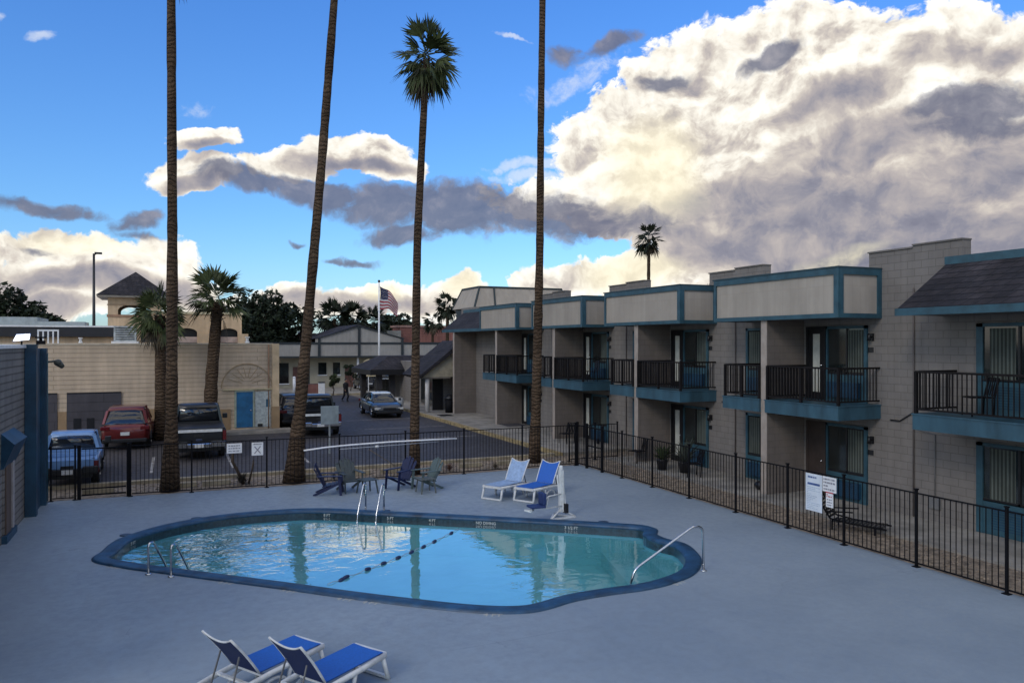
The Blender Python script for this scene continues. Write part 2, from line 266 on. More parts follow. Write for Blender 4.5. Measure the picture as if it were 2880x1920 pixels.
# ---------------------------------------------------------------- mesh helpers
class MB:
    def __init__(s): s.v = []; s.f = []; s.sm = []; s.mi = []; s.cur = 0
    def add(s, vs, fs, smooth=False):
        o = len(s.v); s.v += [tuple(v) for v in vs]
        for f in fs: s.f.append(tuple(i+o for i in f)); s.sm.append(smooth); s.mi.append(s.cur)
        return s
    def box(s, x0, x1, y0, y1, z0, z1):
        if x0 > x1: x0, x1 = x1, x0
        if y0 > y1: y0, y1 = y1, y0
        vs = [(x, y, z) for z in (z0, z1) for (x, y) in ((x0,y0),(x1,y0),(x1,y1),(x0,y1))]
        return s.add(vs, [(3,2,1,0),(4,5,6,7),(0,1,5,4),(1,2,6,5),(2,3,7,6),(3,0,4,7)])
    def bar(s, a, b, w, h=None, up=(0,0,1)):
        """rectangular bar from a to b"""
        a, b = Vector(a), Vector(b); h = h or w; d = (b-a).normalized(); u = Vector(up)
        if abs(d.dot(u)) > .95: u = Vector((1,0,0))
        r = d.cross(u).normalized(); u = r.cross(d)
        vs = [p + r*i*w/2 + u*j*h/2 for p in (a, b) for (i, j) in ((-1,-1),(1,-1),(1,1),(-1,1))]
        return s.add(vs, [(0,1,2,3),(7,6,5,4),(0,4,5,1),(1,5,6,2),(2,6,7,3),(3,7,4,0)])
    def tube(s, pts, r, n=8, cap=True):
        pts = [Vector(p) for p in pts]; rs = r if isinstance(r, (list, tuple)) else [r]*len(pts)
        vs = []; fs = []; pu = None
        for i, p in enumerate(pts):
            d = (pts[min(i+1, len(pts)-1)] - pts[max(i-1, 0)]).normalized()
            if pu is None: pu = Vector((0,0,1)) if abs(d.z) < .9 else Vector((1,0,0))
            a = d.cross(pu).normalized(); pu = a.cross(d).normalized()
            for k in range(n):
                t = 2*math.pi*k/n; vs.append(p + (a*math.cos(t) + pu*math.sin(t))*rs[i])
        for i in range(len(pts)-1):
            for k in range(n): fs.append((i*n+k, i*n+(k+1)%n, (i+1)*n+(k+1)%n, (i+1)*n+k))
        if cap: fs.append(tuple(range(n))[::-1]); fs.append(tuple((len(pts)-1)*n+k for k in range(n)))
        return s.add(vs, fs, True)
    def cyl(s, c, r, z0, z1, n=16, r2=None):
        return s.tube([(c[0], c[1], z0), (c[0], c[1], z1)], [r, r if r2 is None else r2], n)
    def ball(s, c, r, n=10, sc=(1,1,1)):
        vs = []; fs = []; m = n//2+1
        for i in range(m):
            ph = math.pi*i/(m-1)
            for k in range(n):
                t = 2*math.pi*k/n; vs.append((c[0]+r*sc[0]*math.sin(ph)*math.cos(t), c[1]+r*sc[1]*math.sin(ph)*math.sin(t), c[2]+r*sc[2]*math.cos(ph)))
        for i in range(m-1):
            for k in range(n): fs.append((i*n+k, (i+1)*n+k, (i+1)*n+(k+1)%n, i*n+(k+1)%n))
        return s.add(vs, fs, True)
    def prism(s, poly, z0, z1):
        n = len(poly); vs = [(x, y, z0) for x, y in poly] + [(x, y, z1) for x, y in poly]
        return s.add(vs, [tuple(range(n))[::-1], tuple(range(n, 2*n))] + [(i, (i+1)%n, n+(i+1)%n, n+i) for i in range(n)])
    def extr(s, poly, axis, a, b):
        """poly in the plane across the axis ('x': (y,z), 'y': (x,z)), extruded from a to b"""
        n = len(poly); mk = (lambda t, u, v: (t, u, v)) if axis == 'x' else (lambda t, u, v: (u, t, v))
        vs = [mk(a, u, v) for u, v in poly] + [mk(b, u, v) for u, v in poly]
        return s.add(vs, [tuple(range(n))[::-1], tuple(range(n, 2*n))] + [(i, (i+1)%n, n+(i+1)%n, n+i) for i in range(n)])
    def loft(s, rings, closed=True, caps=True, smooth=True):
        n = len(rings[0]); vs = [v for r in rings for v in r]; fs = []
        for i in range(len(rings)-1):
            for k in range(n if closed else n-1): fs.append((i*n+k, i*n+(k+1)%n, (i+1)*n+(k+1)%n, (i+1)*n+k))
        if caps and closed: fs.append(tuple(range(n))[::-1]); fs.append(tuple((len(rings)-1)*n+k for k in range(n)))
        return s.add(vs, fs, smooth)
    def build(s, name, m, parent=None, world=False, bevel=0, **props):
        off = Vector(parent.location) if (parent is not None and world and parent.parent is None) else Vector((0,0,0))
        if parent is not None and world and parent.parent is not None:
            q = parent
            while q.parent is not None: q = q.parent
            off = Vector(q.location)
        me = bpy.data.meshes.new(name); me.from_pydata([tuple(Vector(v)-off) for v in s.v], [], s.f)
        for q in (m if isinstance(m, (list, tuple)) else [m]): me.materials.append(q)
        me.polygons.foreach_set('use_smooth', s.sm); me.polygons.foreach_set('material_index', s.mi)
        bm = bmesh.new(); bm.from_mesh(me); bmesh.ops.recalc_face_normals(bm, faces=bm.faces); bm.to_mesh(me); bm.free()
        o = bpy.data.objects.new(name, me); S.collection.objects.link(o)
        if parent is not None: o.parent = parent
        if bevel:
            b = o.modifiers.new('bevel', 'BEVEL'); b.width = bevel; b.segments = 2; b.limit_method = 'ANGLE'; b.angle_limit = rad(40)
        for k_, v_ in props.items(): o[k_] = v_
        return o
def tag(o, label, cat, group=None):
    o['label'] = label; o['category'] = cat
    if group: o['group'] = group
    return o
def thing(name, label, cat, loc=(0,0,0), rz=0., group=None):
    o = bpy.data.objects.new(name, None); S.collection.objects.link(o); o.location = loc; o.rotation_euler = (0,0,rz)
    o.empty_display_size = .2
    return tag(o, label, cat, group)
def kids(o): return [c for c in S.objects if c.parent is o]
def dup(root, loc, rz=None, label=None, group=None, scale=None):
    def rec(o, par):
        c = o.copy(); S.collection.objects.link(c)
        if par is not None: c.parent = par
        for ch in TREE.get(o.name, []): rec(ch, c)
        return c
    TREE = {}
    for q in S.objects:
        if q.parent is not None: TREE.setdefault(q.parent.name, []).append(q)
    r = rec(root, None); r.location = loc
    if rz is not None: r.rotation_euler = (0,0,rz)
    if label: r['label'] = label
    if group: r['group'] = group
    if scale: r.scale = (scale,)*3 if isinstance(scale, (int, float)) else scale
    return r
def struct(o): o['kind'] = 'structure'; return o
# ================================================================ ground, deck, pool
POOL = [(-1.45,17.89),(-1.33,18.55),(-1.20,19.2),(-0.96,19.75),(-0.24,20.53),(0.88,21.10),(2.17,21.24),(3.6,20.95),(5.13,19.92),(6.3,19.06),(8.17,17.69),(9.2,16.90),(10.1,16.18),(10.53,15.78),(10.60,15.35),(10.32,14.95),(10.30,14.45),(10.42,14.0),(10.25,13.42),(9.9,12.77),(9.25,12.15),(8.51,11.84),(7.85,11.74),(7.15,11.77),(6.43,11.74),(5.83,11.58),(5.45,11.55),(5.0,11.70),(4.43,12.07),(3.72,12.68),(2.84,13.50),(1.79,14.55),(0.8,15.5),(-0.11,16.38),(-0.85,17.1)]
def smooth_loop(p, k=5):
    n = len(p); out = []
    for i in range(n):
        a, b, c, d = (Vector(p[(i+j) % n]) for j in (-1, 0, 1, 2))
        for q in range(k):
            t = q/k; out.append(.5*((2*b) + (c-a)*t + (2*a-5*b+4*c-d)*t*t + (3*b-a-3*c+d)*t**3))
    return out
def offset_loop(p, w):
    n = len(p); out = []
    for i in range(n):
        t = (p[(i+2) % n] - p[i-2]).normalized(); nrm = Vector((t.y, -t.x)); out.append(p[i] + nrm*w)
    return out
outer = smooth_loop(POOL)
area = sum(outer[i].x*outer[(i+1) % len(outer)].y - outer[(i+1) % len(outer)].x*outer[i].y for i in range(len(outer)))
if area < 0: outer = outer[::-1]
# counter-clockwise now: offset normal (t.y,-t.x) points outwards
inner = offset_loop(outer, -.27)
def sheet_with_hole(name, rect, hole, z, m):
    bm = bmesh.new()
    def ring(pts):
        vs = [bm.verts.new((q[0], q[1], z)) for q in pts]
        return [bm.edges.new((vs[i], vs[(i+1) % len(vs)])) for i in range(len(vs))]
    es = ring(rect) + ring(hole)
    bmesh.ops.triangle_fill(bm, use_beauty=True, edges=es, normal=(0,0,1))
    me = bpy.data.meshes.new(name); bm.to_mesh(me); bm.free(); me.materials.append(m)
    o = bpy.data.objects.new(name, me); S.collection.objects.link(o); return struct(o)
big = offset_loop(outer, .10)
sheet_with_hole('ground', [(-900,-900),(900,-900),(900,900),(-900,900)], [(-3.0,10.5),(12,10.5),(12,22.5),(-3,22.5)], -.08, M_ground)
sheet_with_hole('pool_deck', [(-14,-6),(13.80,-6),(13.75,24.72),(9,24.62),(-3.6,25.12),(-3.6,27),(-14,27)], outer, 0., M_deck)
r = MB(); n = len(outer)
prof = [(.05,-.02),(.05,.025),(0.0,.045),(-.15,.05),(-.26,.035),(-.29,-.01),(-.27,-.04)]
rings = [[(q.x, q.y, z) for q in offset_loop(outer, w)] for w, z in prof]
vs = [v for g in rings for v in g]
r.add(vs, [(i*n+k, i*n+(k+1) % n, (i+1)*n+(k+1) % n, (i+1)*n+k) for i in range(len(prof)-1) for k in range(n)], True)
struct(r.build('pool_coping', M_coping))
r = MB(); r.add([(q.x, q.y, z) for z in (-.035, -.22) for q in inner], [(k, (k+1) % n, n+(k+1) % n, n+k) for k in range(n)])
struct(r.build('pool_tile_band', M_tile))
r = MB(); r.add([(q.x, q.y, z) for z in (-.22, -.95) for q in inner], [(k, (k+1) % n, n+(k+1) % n, n+k) for k in range(n)])
r.add([(q.x, q.y, -.95) for q in inner], [tuple(range(n))])
struct(r.build('pool_basin', M_plaster))
r = MB(); r.add([(q.x, q.y, -.13) for q in offset_loop(outer, -.265)], [tuple(range(n))])
wt_ = struct(r.build('pool_water', M_water))
if wt_.data.polygons[0].normal.z < 0: wt_.data.flip_normals()      # the water faces up
# entry steps in the shallow end
for z, lim in ((-.36, 21.9), (-.62, 21.2)):
    st = [q for q in inner if q.x*.92 + q.y*1.0 > 0 and (q.x - .0)*.9 + (15.5-q.y)*.25 > (lim-12.9)]
    if len(st) > 3: struct(MB().prism([(q.x, q.y) for q in st], -.94, z).build('pool_steps', M_plaster))

# asphalt lot, kerb strips, pavement
z = -.045
MB_ = MB().add([(-14,27.35,z),(14.1,27.35,z),(14.1,60,z),(14.1,78.,z),(-60,78,z),(-60,27.35,z)], [(0,1,2,3,4,5)])
struct(MB_.build('car_park', M_asph))
struct(MB().box(-14,13.95,27.1,27.35,-.08,.09).build('kerb', M_curb))
struct(MB().add([(-14,25.0,-.012),(-3.6,25.2,-.012),(9,24.7,-.012),(13.9,24.8,-.012),(13.9,27.1,-.012),(-14,27.1,-.012)], [(0,1,2,3,4,5)]).build('planting_strip', M_soil))
struct(MB().add([(13.80,-6,-.015),(17.5,-6,-.015),(17.5,27.1,-.015),(13.95,27.1,-.015),(13.8,24.8,-.015)], [(0,1,2,3,4)]).build('gravel_bed', M_soil))
struct(MB().box(15.35,17.44,-6,25.6,-.05,.035).build('patio_slab', M_conc))
struct(MB().box(14.30,17.44,27.1,62,-.05,.10).build('pavement', M_conc))
struct(MB().box(14.12,14.30,27.1,58,-.06,.105).build('yellow_kerb', M_ycurb))
struct(MB().box(4.0,24,66.5,67.0,-.08,.08).build('far_kerb', M_curb))
struct(MB().box(4.0,30,67.0,76.8,-.07,.05).build('far_pavement', M_conc))
M_line = mat('faded_line_paint', (.30,.29,.28), .8, .5, 3, col2=(.09,.085,.085))
ln = MB()
for x in (-3.3, -.7, 2.0, 4.7): ln.box(x, x+.10, 29.5, 33.5, -.041, -.040)
for y in (34.8, 39.6, 44.4): ln.box(9.2, 13.6, y, y+.10, -.041, -.040)
struct(ln.build('parking_lines', M_line))
struct(MB().box(-6,5.6,39.9,41,-.06,.10).build('building_pavement', M_conc))

# ================================================================ railings and fences
def picket_run(mb, a, b, z0, z1, step, w=.014, rails=((0,.03),)):
    a, b = Vector(a), Vector(b); L = (b-a).length; k = max(1, round(L/step)); d = (b-a).normalized(); nx = Vector((-d.y, d.x))
    for i in range(1, k):
        p = a + (b-a)*i/k
        q = [p - d*w/2 - nx*w/2, p + d*w/2 - nx*w/2, p + d*w/2 + nx*w/2, p - d*w/2 + nx*w/2]
        mb.prism([(v.x, v.y) for v in q], z0, z1)
    return mb
def fence(name, label, pts, H=1.50, step=.115, sleeve=(), tops=None):
    """pts: ground positions of the posts"""
    t = thing(name, label, 'fence', (*pts[0], 0))
    for i, (x, y) in enumerate(pts):
        w = .023 if i not in sleeve else .055
        p = MB().box(x-w, x+w, y-w, y+w, -.05, H+.05); p.box(x-w-.012, x+w+.012, y-w-.012, y+w+.012, H+.05, H+.075)
        p.box(x-w-.04, x+w+.04, y-w-.04, y+w+.04, 0, .015)
        p.build('post', M_black, t, True)
    for i in range(len(pts)-1):
        a, b = Vector(pts[i]), Vector(pts[i+1]); d = (b-a).normalized()*.035
        m = MB(); picket_run(m, a+d, b-d, .07, H-.01, step)
        for z in (.08, H-.02): m.bar((*(a+d), z), (*(b-d), z), .026, .028)
        m.build('fence_panel', M_black, t, True)
    return t
RF = [(13.66,y) for y in (6.9,8.9,10.72,12.53,14.23,16.10,18.10,19.95,21.70)]
fence('metal_fence', 'long black picket fence between deck and motel', RF[::-1])
gate_r = thing('pool_gate', 'black picket gate in the fence corner nearest the motel, behind the pool lift', 'gate', (13.62,22.9,0))
for x, y in ((13.58,24.62),(13.60,23.95),(13.62,22.92)):
    MB().box(x-.042,x+.042,y-.042,y+.042,-.05,1.60).build('post', M_black, gate_r, True)
g = MB(); picket_run(g, (13.6,23.9), (13.62,22.98), .10, 1.48, .115)
for z in (.10,.82,1.48): g.bar((13.6,23.9,z),(13.62,22.98,z),.035,.04)
g.build('gate_leaf', M_black, gate_r, True)
g = MB(); picket_run(g, (13.58,24.56), (13.6,24.0), .10, 1.48, .115); g.bar((13.58,24.56,1.48),(13.6,24,1.48),.03); g.bar((13.58,24.56,.1),(13.6,24,.1),.03)
g.build('fence_panel', M_black, gate_r, True)
g = MB(); picket_run(g, (13.62,22.86), (13.66,21.76), .08, 1.48, .115); g.bar((13.62,22.86,1.48),(13.66,21.76,1.48),.03); g.bar((13.62,22.86,.08),(13.66,21.76,.08),.03)
g.build('fence_panel', M_black, gate_r, True)
MB().box(13.52,13.58,23.02,23.12,.98,1.16).build('latch', M_black, gate_r, True)
FF = [(-1.10,24.98),(.55,24.90),(2.70,24.80),(4.93,24.72),(7.1,24.66),(9.15,24.60),(11.35,24.60),(13.50,24.62)]
fence('metal_fence', 'black picket fence across the far end of the deck before the car park', FF)
gate_l = thing('pool_gate', 'narrow black picket gate beside the fattest palm trunk near the grey building', 'gate', (-2.3,25.05,0))
for x in (-2.42,-1.16): MB().box(x-.045,x+.045,25.0,25.09,-.05,1.56).build('post', M_black, gate_l, True)
g = MB(); picket_run(g, (-2.36,25.045), (-1.22,25.045), .12, 1.45, .10)
for z in (.12,.30,1.45): g.bar((-2.36,25.045,z),(-1.22,25.045,z),.035,.04)
g.build('gate_leaf', M_black, gate_l, True)
fence('metal_fence', 'short black picket fence piece in front of the pale blue pickup', [(-3.12,25.06),(-2.52,25.05)])
# spur of fence behind the gate, running to the motel
fence('metal_fence', 'short black fence spur joining the pool gate to the motel wall', [(13.75,25.55),(14.9,25.6),(15.9,25.6)], H=1.35)

# ================================================================ motel wing on the right
XW, XC, XF = 17.45, 16.0, 15.9
P0, PER = 17.6, 6.8
mot = thing('motel_building', 'two storey grey block motel wing with teal balconies facing the pool', 'building', (XW, 20, 0))
Bp = dict(parent=mot, world=True)
w = MB()
w.box(XW, 30, -4, 47.5, 0, 6.05)
w.build('wall', M_block, **Bp)
w = MB().box(XW+.35, 29.8, -3.9, 47.2, 6.05, 6.12); w.build('roof', mat('flat_roof', (.25,.24,.23), .9), **Bp)
def opening(y0, y1, z0, kind, low):
    """one room front on the wall plane; y0 is the fin side. z0 floor level"""
    s = 1 if y1 > y0 else -1
    x = XW
    d0, d1 = y0+s*.12, y0+s*.86
    f = MB().box(x-.05, x+.01, d0, d0+s*.09, z0, z0+2.05); f.box(x-.05,x+.01,d1-s*.09,d1,z0,z0+2.05); f.box(x-.05,x+.01,d0,d1,z0+2.05,z0+2.14)
    f.box(x-.03, x+.005, d0+s*.09, d1-s*.09, z0, z0+2.05)
    dr = f.build('door', M_dark if kind else M_browndoor, **Bp)
    MB().box(x-.036, x-.031, d0+s*.26, d1-s*.22, z0+.22, z0+1.92).build('door_glass', M_pale if kind == 1 else M_browndoor, dr, True)
    MB().ball((x-.07, d1-s*.13, z0+1.0), .03, 6).build('handle', M_chrome, dr, True)
    w0, w1 = d1+s*.03, y1
    fr = MB().box(x-.055,x+.01,w0,w0+s*.06,z0+.0,z0+2.14); fr.box(x-.055,x+.01,w1-s*.10,w1,z0,z0+2.14); fr.box(x-.055,x+.01,w0,w1,z0+2.06,z0+2.14)
    fr.box(x-.045,x+.01,w0+s*.06,w1-s*.10,z0,z0+.78)
    wn = fr.build('window', M_trim, **Bp)
    mid = (w0+w1)/2 + s*.02
    g_ = MB().box(x-.02,x-.012,w0+s*.06,w1-s*.10,z0+.78,z0+2.06); g_.build('pane', M_glass, wn, True)
    q = MB().box(x-.026,x-.0215,mid+s*.04,w1-s*.14,z0+.84,z0+2.02); q.build('curtain', M_curtain, wn, True)
    fr = MB().box(x-.05,x-.01,mid-s*.02,mid+s*.03,z0+.78,z0+2.06); fr.box(x-.05,x-.01,w0+s*.05,w1-s*.1,z0+.76,z0+.82)
    fr.build('mullion', M_dark, wn, True)
    ac = MB().box(x-.16,x-.045,w0+s*.12,w1-s*.2,z0+.12,z0+.55)
    for i in range(7): ac.box(x-.168,x-.16,w0+s*.15,w1-s*.23,z0+.17+i*.05,z0+.19+i*.05)
    ac.build('air_conditioner', M_navy, wn, True)
def balcony(y0, y1, x0=XF, zt=2.83, zb=2.45, open_end=True, face=True):
    if y0 > y1: y0, y1 = y1, y0
    sl = MB().box(x0, XW, y0, y1, zb, zt-.03); sl.box(x0-.02, XW, y0-.02, y1+.02, zt-.03, zt)
    sb = sl.build('balcony', M_teal, **Bp)
    rl = MB(); top = zt+.98
    xr = x0+.06
    for a, b in (((xr,y0+.05),(xr,y1-.05)), ((xr,y0+.05),(XW,y0+.05))) + ((((xr,y1-.05),(XW,y1-.05)),) if open_end else ()):
        picket_run(rl, a, b, zt+.08, top-.02, .115, .02)
        rl.bar((*a, zt+.10), (*b, zt+.10), .035, .04); rl.bar((*a, top), (*b, top), .06, .05)
    rl.build('railing', M_rail, sb, True)
    for x, y in ((xr,y0+.05),(xr,y1-.05),(xr,(y0+y1)/2)): MB().box(x-.035,x+.035,y-.035,y+.035,zt,top+.01).build('post', M_rail, sb, True)
    return sb
for k in range(0, 5):
    yc = P0 + PER*k
    # partition wall between two rooms: reads as a column from the front
    MB().box(XC, XW-.005, yc-.10, yc+.10, 0, 5.16).build('partition_wall', M_fin, **Bp)
    MB().box(XC-.025, XC-.001, yc-.12, yc+.12, 0, 5.15).build('column_face', mat('column_lit_paint', (.33,.28,.24), .8, .1, 3), **Bp)  # paler face paint; the extra light on the front edge is in the colour
    if k < 4:
        for s in (-1, 1):
            y0 = yc + s*.10
            for z0, low in ((.04, True), (2.83, False)):
                kd = 1 if not (k == 0 and z0 < 1 and s < 0) else 0
                opening(y0, y0+s*2.32, z0, kd, low)
        balcony(yc-.12, yc-2.83); balcony(yc+.12, yc+1.75+(.0 if k else 0))
        # roof canopy with boarded fascia
        a, b = yc-2.84, yc+2.15
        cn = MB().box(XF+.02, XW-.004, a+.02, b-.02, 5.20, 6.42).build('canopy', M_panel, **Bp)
        tr = MB()
        z0, z1 = 5.15, 6.46
        tr.box(XF-.03, XF+.02, a-.02, b, z0, z0+.12); tr.box(XF-.03, XF+.02, a-.02, b, z1-.17, z1)
        tr.box(XF-.03, XF+.02, a-.02, a+.14, z0+.12, z1-.17); tr.box(XF-.03,XF+.02,b-.10,b,z0+.12,z1-.17)
        tr.box(XF+.02, XW-.006, a-.03, a+.02, z0, z0+.12); tr.box(XF+.02, XW-.006, a-.03, a+.02, z1-.17, z1)
        tr.box(XF+.02, XF+.15, a-.03, a+.02, z0+.12, z1-.17); tr.box(XW-.14, XW-.006, a-.03, a+.02, z0+.12, z1-.17)
        tr.box(XF+.02, XW-.006, b-.02, b+.02, z0, z0+.12); tr.box(XF+.02, XW-.006, b-.02, b+.02, z1-.17, z1)
        tr.build('fascia_trim', M_trim, cn, True)
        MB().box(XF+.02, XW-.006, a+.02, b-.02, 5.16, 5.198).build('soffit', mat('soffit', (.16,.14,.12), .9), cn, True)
        MB().box(XF-.05, XW+.4, a-.04, b+.04, 6.461, 6.50).build('roof_edge', mat('roof_edge', (.02,.05,.065), .6), cn, True)
    # block parapet towers above the gap between canopies
    if k < 4:
        y1, y0 = yc-2.45, yc-5.15
        t_ = MB().box(XW, XW+.32, (y0+y1)/2, y1, 6.05, 6.93); t_.box(XW, XW+.32, y0, (y0+y1)/2-.003, 6.05, 6.99)
        t_.box(XW-.04, XW+.322, (y0+y1)/2, y1+.02, 6.93, 6.97); t_.box(XW-.042, XW+.322, y0-.02, (y0+y1)/2-.003, 6.99, 7.03)
        t_.build('parapet', M_block, **Bp)
    else:
        MB().box(XW, XW+.32, 44.9, 47.4, 6.05, 6.75).build('parapet', M_block, **Bp)
    # drain pipe and control joint in the exposed wall
    yy = yc-3.85
    if k < 4:
        MB().tube([(XW-.035,yy,.0),(XW-.035,yy,5.9)], .022, 6).build('drain_pipe', mat('pipe_paint', (.10,.085,.08), .6), **Bp)
        MB().tube([(XW-.03,yc-3.15,2.45),(XW-.03,yc-3.45,2.45),(XW-.03,yy+.02,2.70)], .018, 6).build('cable', M_dark, **Bp)
    if k < 4:
        for z_ in (1.75, 4.55):
            q = MB().box(XW-.03, XW, yc-2.62, yc-2.50, z_, z_+.2); q.tube([(XW-.03,yc-2.56,z_+.1),(XW-.13,yc-2.56,z_+.13)], .02, 6); q.tube([(XW-.13,yc-2.56,z_+.0),(XW-.13,yc-2.56,z_+.2)], [.055,.035], 8)
            q.build('wall_lantern', M_dark, **Bp)
            MB().box(XW-.012, XW-.001, yc-2.60, yc-2.42, z_-.32, z_-.18).build('room_plate', M_dark, **Bp)
        q = MB().box(XW-.05, XW, yc-4.6, yc-4.3, .35, .62); q.tube([(XW-.03,yc-4.45,.6),(XW-.03,yc-4.45,2.2),(XW-.03,yc-3.9,2.3)], .014, 6); q.build('meter_box', mat('meter_grey', (.16,.16,.16), .5), **Bp)
# near end: hipped shingle roof over a long balcony
def mansard(y0, y1, zt=6.42, z0=5.30, xe=15.95, xt=17.30):
    r_ = MB().add([(xe,y1+.05,z0),(xe,y0,z0),(xt,y0,zt),(xt,y1-.25,zt),(xe+.05,y1+.05,z0-.06),(xe+.05,y0,z0-.06),(xt,y0,zt-.12),(xt,y1-.25,zt-.12)],
        [(0,1,2,3),(7,6,5,4),(0,3,7,4),(1,5,6,2),(0,4,5,1),(3,2,6,7)])
    mr = r_.build('shingle_roof', M_shingle, **Bp)
    MB().box(xe-.03, xe+.04, y0, y1+.08, z0-.16, z0+.012).build('eave_board', M_trim, mr, True)
    MB().box(xt-.03, xt+.25, y0, y1-.22, zt-.02, zt+.17).build('ridge_board', M_trim, mr, True)
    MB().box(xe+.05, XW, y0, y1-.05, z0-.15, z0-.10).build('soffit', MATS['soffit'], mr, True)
    MB().extr([(xe+.1,z0-.095),(XW,z0-.095),(XW,zt-.12),(xt,zt-.13)], 'y', y1-.5, y1-.3).build('roof_gable', M_fin, mr, True)
mansard(-2, 13.0); mansard(40.3, 46.8)
balcony(12.66, 2.0, x0=16.0)
# window bank beside the near balcony
for z0 in (.04, 2.83):
    fr = MB()
    for a, b in ((12.06,11.90),(9.2,9.05)): fr.box(XW-.06,XW+.01,a,b,z0,z0+2.12)
    fr.box(XW-.06,XW+.01,12.06,9.05,z0+2.04,z0+2.12); fr.box(XW-.05,XW+.01,11.9,9.2,z0,z0+.78)
    wn = fr.build('window', M_trim, **Bp)
    MB().box(XW-.02,XW-.012,11.9,9.2,z0+.78,z0+2.04).build('pane', M_glass, wn, True)
    MB().box(XW-.026,XW-.0215,11.75,11.15,z0+.82,z0+2.0).build('curtain', M_curtain, wn, True)
    fr = MB()
    for y in (11.03,10.1): fr.box(XW-.05,XW-.01,y,y+.05,z0+.78,z0+2.04)
    fr.box(XW-.05,XW-.01,11.9,9.2,z0+.76,z0+.82)
    fr.build('mullion', M_dark, wn, True)
    fr = MB()
    for i in range(9): fr.box(XW-.056,XW-.05,11.7,9.4,z0+.14+i*.06,z0+.165+i*.06)
    fr.build('vent_grille', M_navy, wn, True)
# roof-top room further back, with sloping boarded sides
pn = MB()
a = [(17.75,45.8,6.75),(24.7,45.8,6.75),(24.7,50,6.75),(17.75,50,6.75)]; b = [(18.3,46.3,8.12),(24.3,46.3,8.12),(24.3,49.5,8.12),(18.3,49.5,8.12)]
pn.add(a+b, [(0,1,5,4),(1,2,6,5),(2,3,7,6),(3,0,4,7),(4,5,6,7)])
pr = pn.build('roof_room', M_panel, **Bp)
tb = MB()
for i in range(4): tb.bar(b[i], b[(i+1) % 4], .12, .12); tb.bar(a[i], b[i], .10, .10)
tb.bar((19.2,45.78,6.75),(19.3,46.28,8.12),.10,.08)
tb.build('corner_boards', mat('dark_teal_edge', (.015,.03,.035), .6), pr, True)
MB().box(17.95,24.5,46.0,49.8,6.05,6.75).build('roof_base', M_dark, pr, True)

# lobby end: gable and drive-through canopy
lob = thing('lobby_building', 'low lobby with dark shingle roof and beige gable at the far end of the motel', 'building', (17, 48, 0))
Lp = dict(parent=lob, world=True)
w = MB().box(16.2, 24, 47.6, 60, 0, 3.1); w.build('wall', M_block, **Lp)
MB().extr([(14.35,2.32),(16.75,2.32),(16.75,4.25)], 'y', 46.0, 46.15).build('gable', mat('gable_beige', (.34,.30,.22), .8), **Lp)
MB().extr([(14.15,2.30),(14.05,2.42),(16.9,4.62),(17.1,4.45)], 'y', 45.75, 49.6).build('roof', M_shingle, **Lp)
MB().box(14.3,16.2,46.02,49.5,2.22,2.31).build('soffit', MATS['soffit'], **Lp)
for y in (46.2, 49.3): MB().cyl((14.72,y), .14, 0, 2.3, 12).build('column', mat('column_white', (.55,.53,.50), .6), **Lp)
MB().box(15.5,16.2,47.5,47.6,0,2.2).build('door', M_dark, **Lp)
MB().box(16.1,16.19,49,52,.3,2.1).build('window', M_glass, **Lp)
pc = thing('entrance_canopy', 'dark hipped drive-through canopy on posts beyond the lobby', 'canopy', (16, 59, 0))
q = MB(); a = [(13.6,56.5,2.45),(20,56.5,2.45),(20,63,2.45),(13.6,63,2.45)]; b = [(15.4,58.3,3.45),(20,58.3,3.45),(20,61.2,3.45),(15.4,61.2,3.45)]
q.add(a+b, [(0,1,5,4),(1,2,6,5),(2,3,7,6),(3,0,4,7),(4,5,6,7),(3,2,1,0)])
rf = q.build('roof', M_shingle, pc, True)
q = MB().box(13.55,20.05,56.45,56.55,2.05,2.47); q.box(13.55,13.65,56.55,63,2.05,2.47); q.build('fascia', M_dark, rf, True)
for x, y in ((14.4,57.2),(15.5,57.6),(14.4,62.4),(17.5,62.4)): MB().box(x-.2,x+.2,y-.2,y+.2,0,2.4).build('post', mat('dark_post', (.03,.028,.03), .7), pc, True)
# ================================================================ grey building at the left edge
gl_ = thing('grey_building', 'grey sided low building with navy corner posts at the edge of the deck', 'building', (-6, 22, 0))
Gp = dict(parent=gl_, world=True)
MB().box(-14, -3.47, 10, 24.7, 0, 4.36).build('wall', M_siding, **Gp)
MB().box(-14, -3.42, 9.9, 24.75, 4.361, 4.44).build('roof_edge', M_wht, **Gp)
p = MB().box(-3.46, -3.20, 23.08, 23.34, 0, 4.42); p.box(-3.47,-3.19,23.07,23.35,4.42,4.45); p.build('corner_post', M_navy, **Gp)
p = MB().box(-3.44, -3.17, 24.55, 24.85, 0, 4.34); p.box(-3.455,-3.30,23.34,24.55,0,4.33); p.build('corner_post', M_navy, **Gp)
MB().tube([(-3.16,24.7,.1),(-3.16,24.7,4.2)], .02, 6).build('conduit', M_trim, **Gp)
wl = MB().tube([(-3.2,24.9,3.95),(-3.02,25.0,3.97)], .03, 6); wl.ball((-2.95,25.05,3.93), .11, 10, (1,1,.9)); wl.tube([(-2.95,25.05,3.93),(-2.83,25.12,3.80)], [.10,.06], 10)
tag(wl.build('wall_lamp', mat('bronze', (.06,.065,.055), .5)), 'small dark wall lamp on the navy corner post of the grey building', 'lamp')
fl = thing('flood_light', 'lit white flood light on the roof edge of the grey building', 'flood light', (-3.45, 22.6, 4.44))
fl.scale = (.7,.7,.8)
MB().tube([(0,0,0),(0,0,.14)], .03, 8).build('stem', M_black, fl)
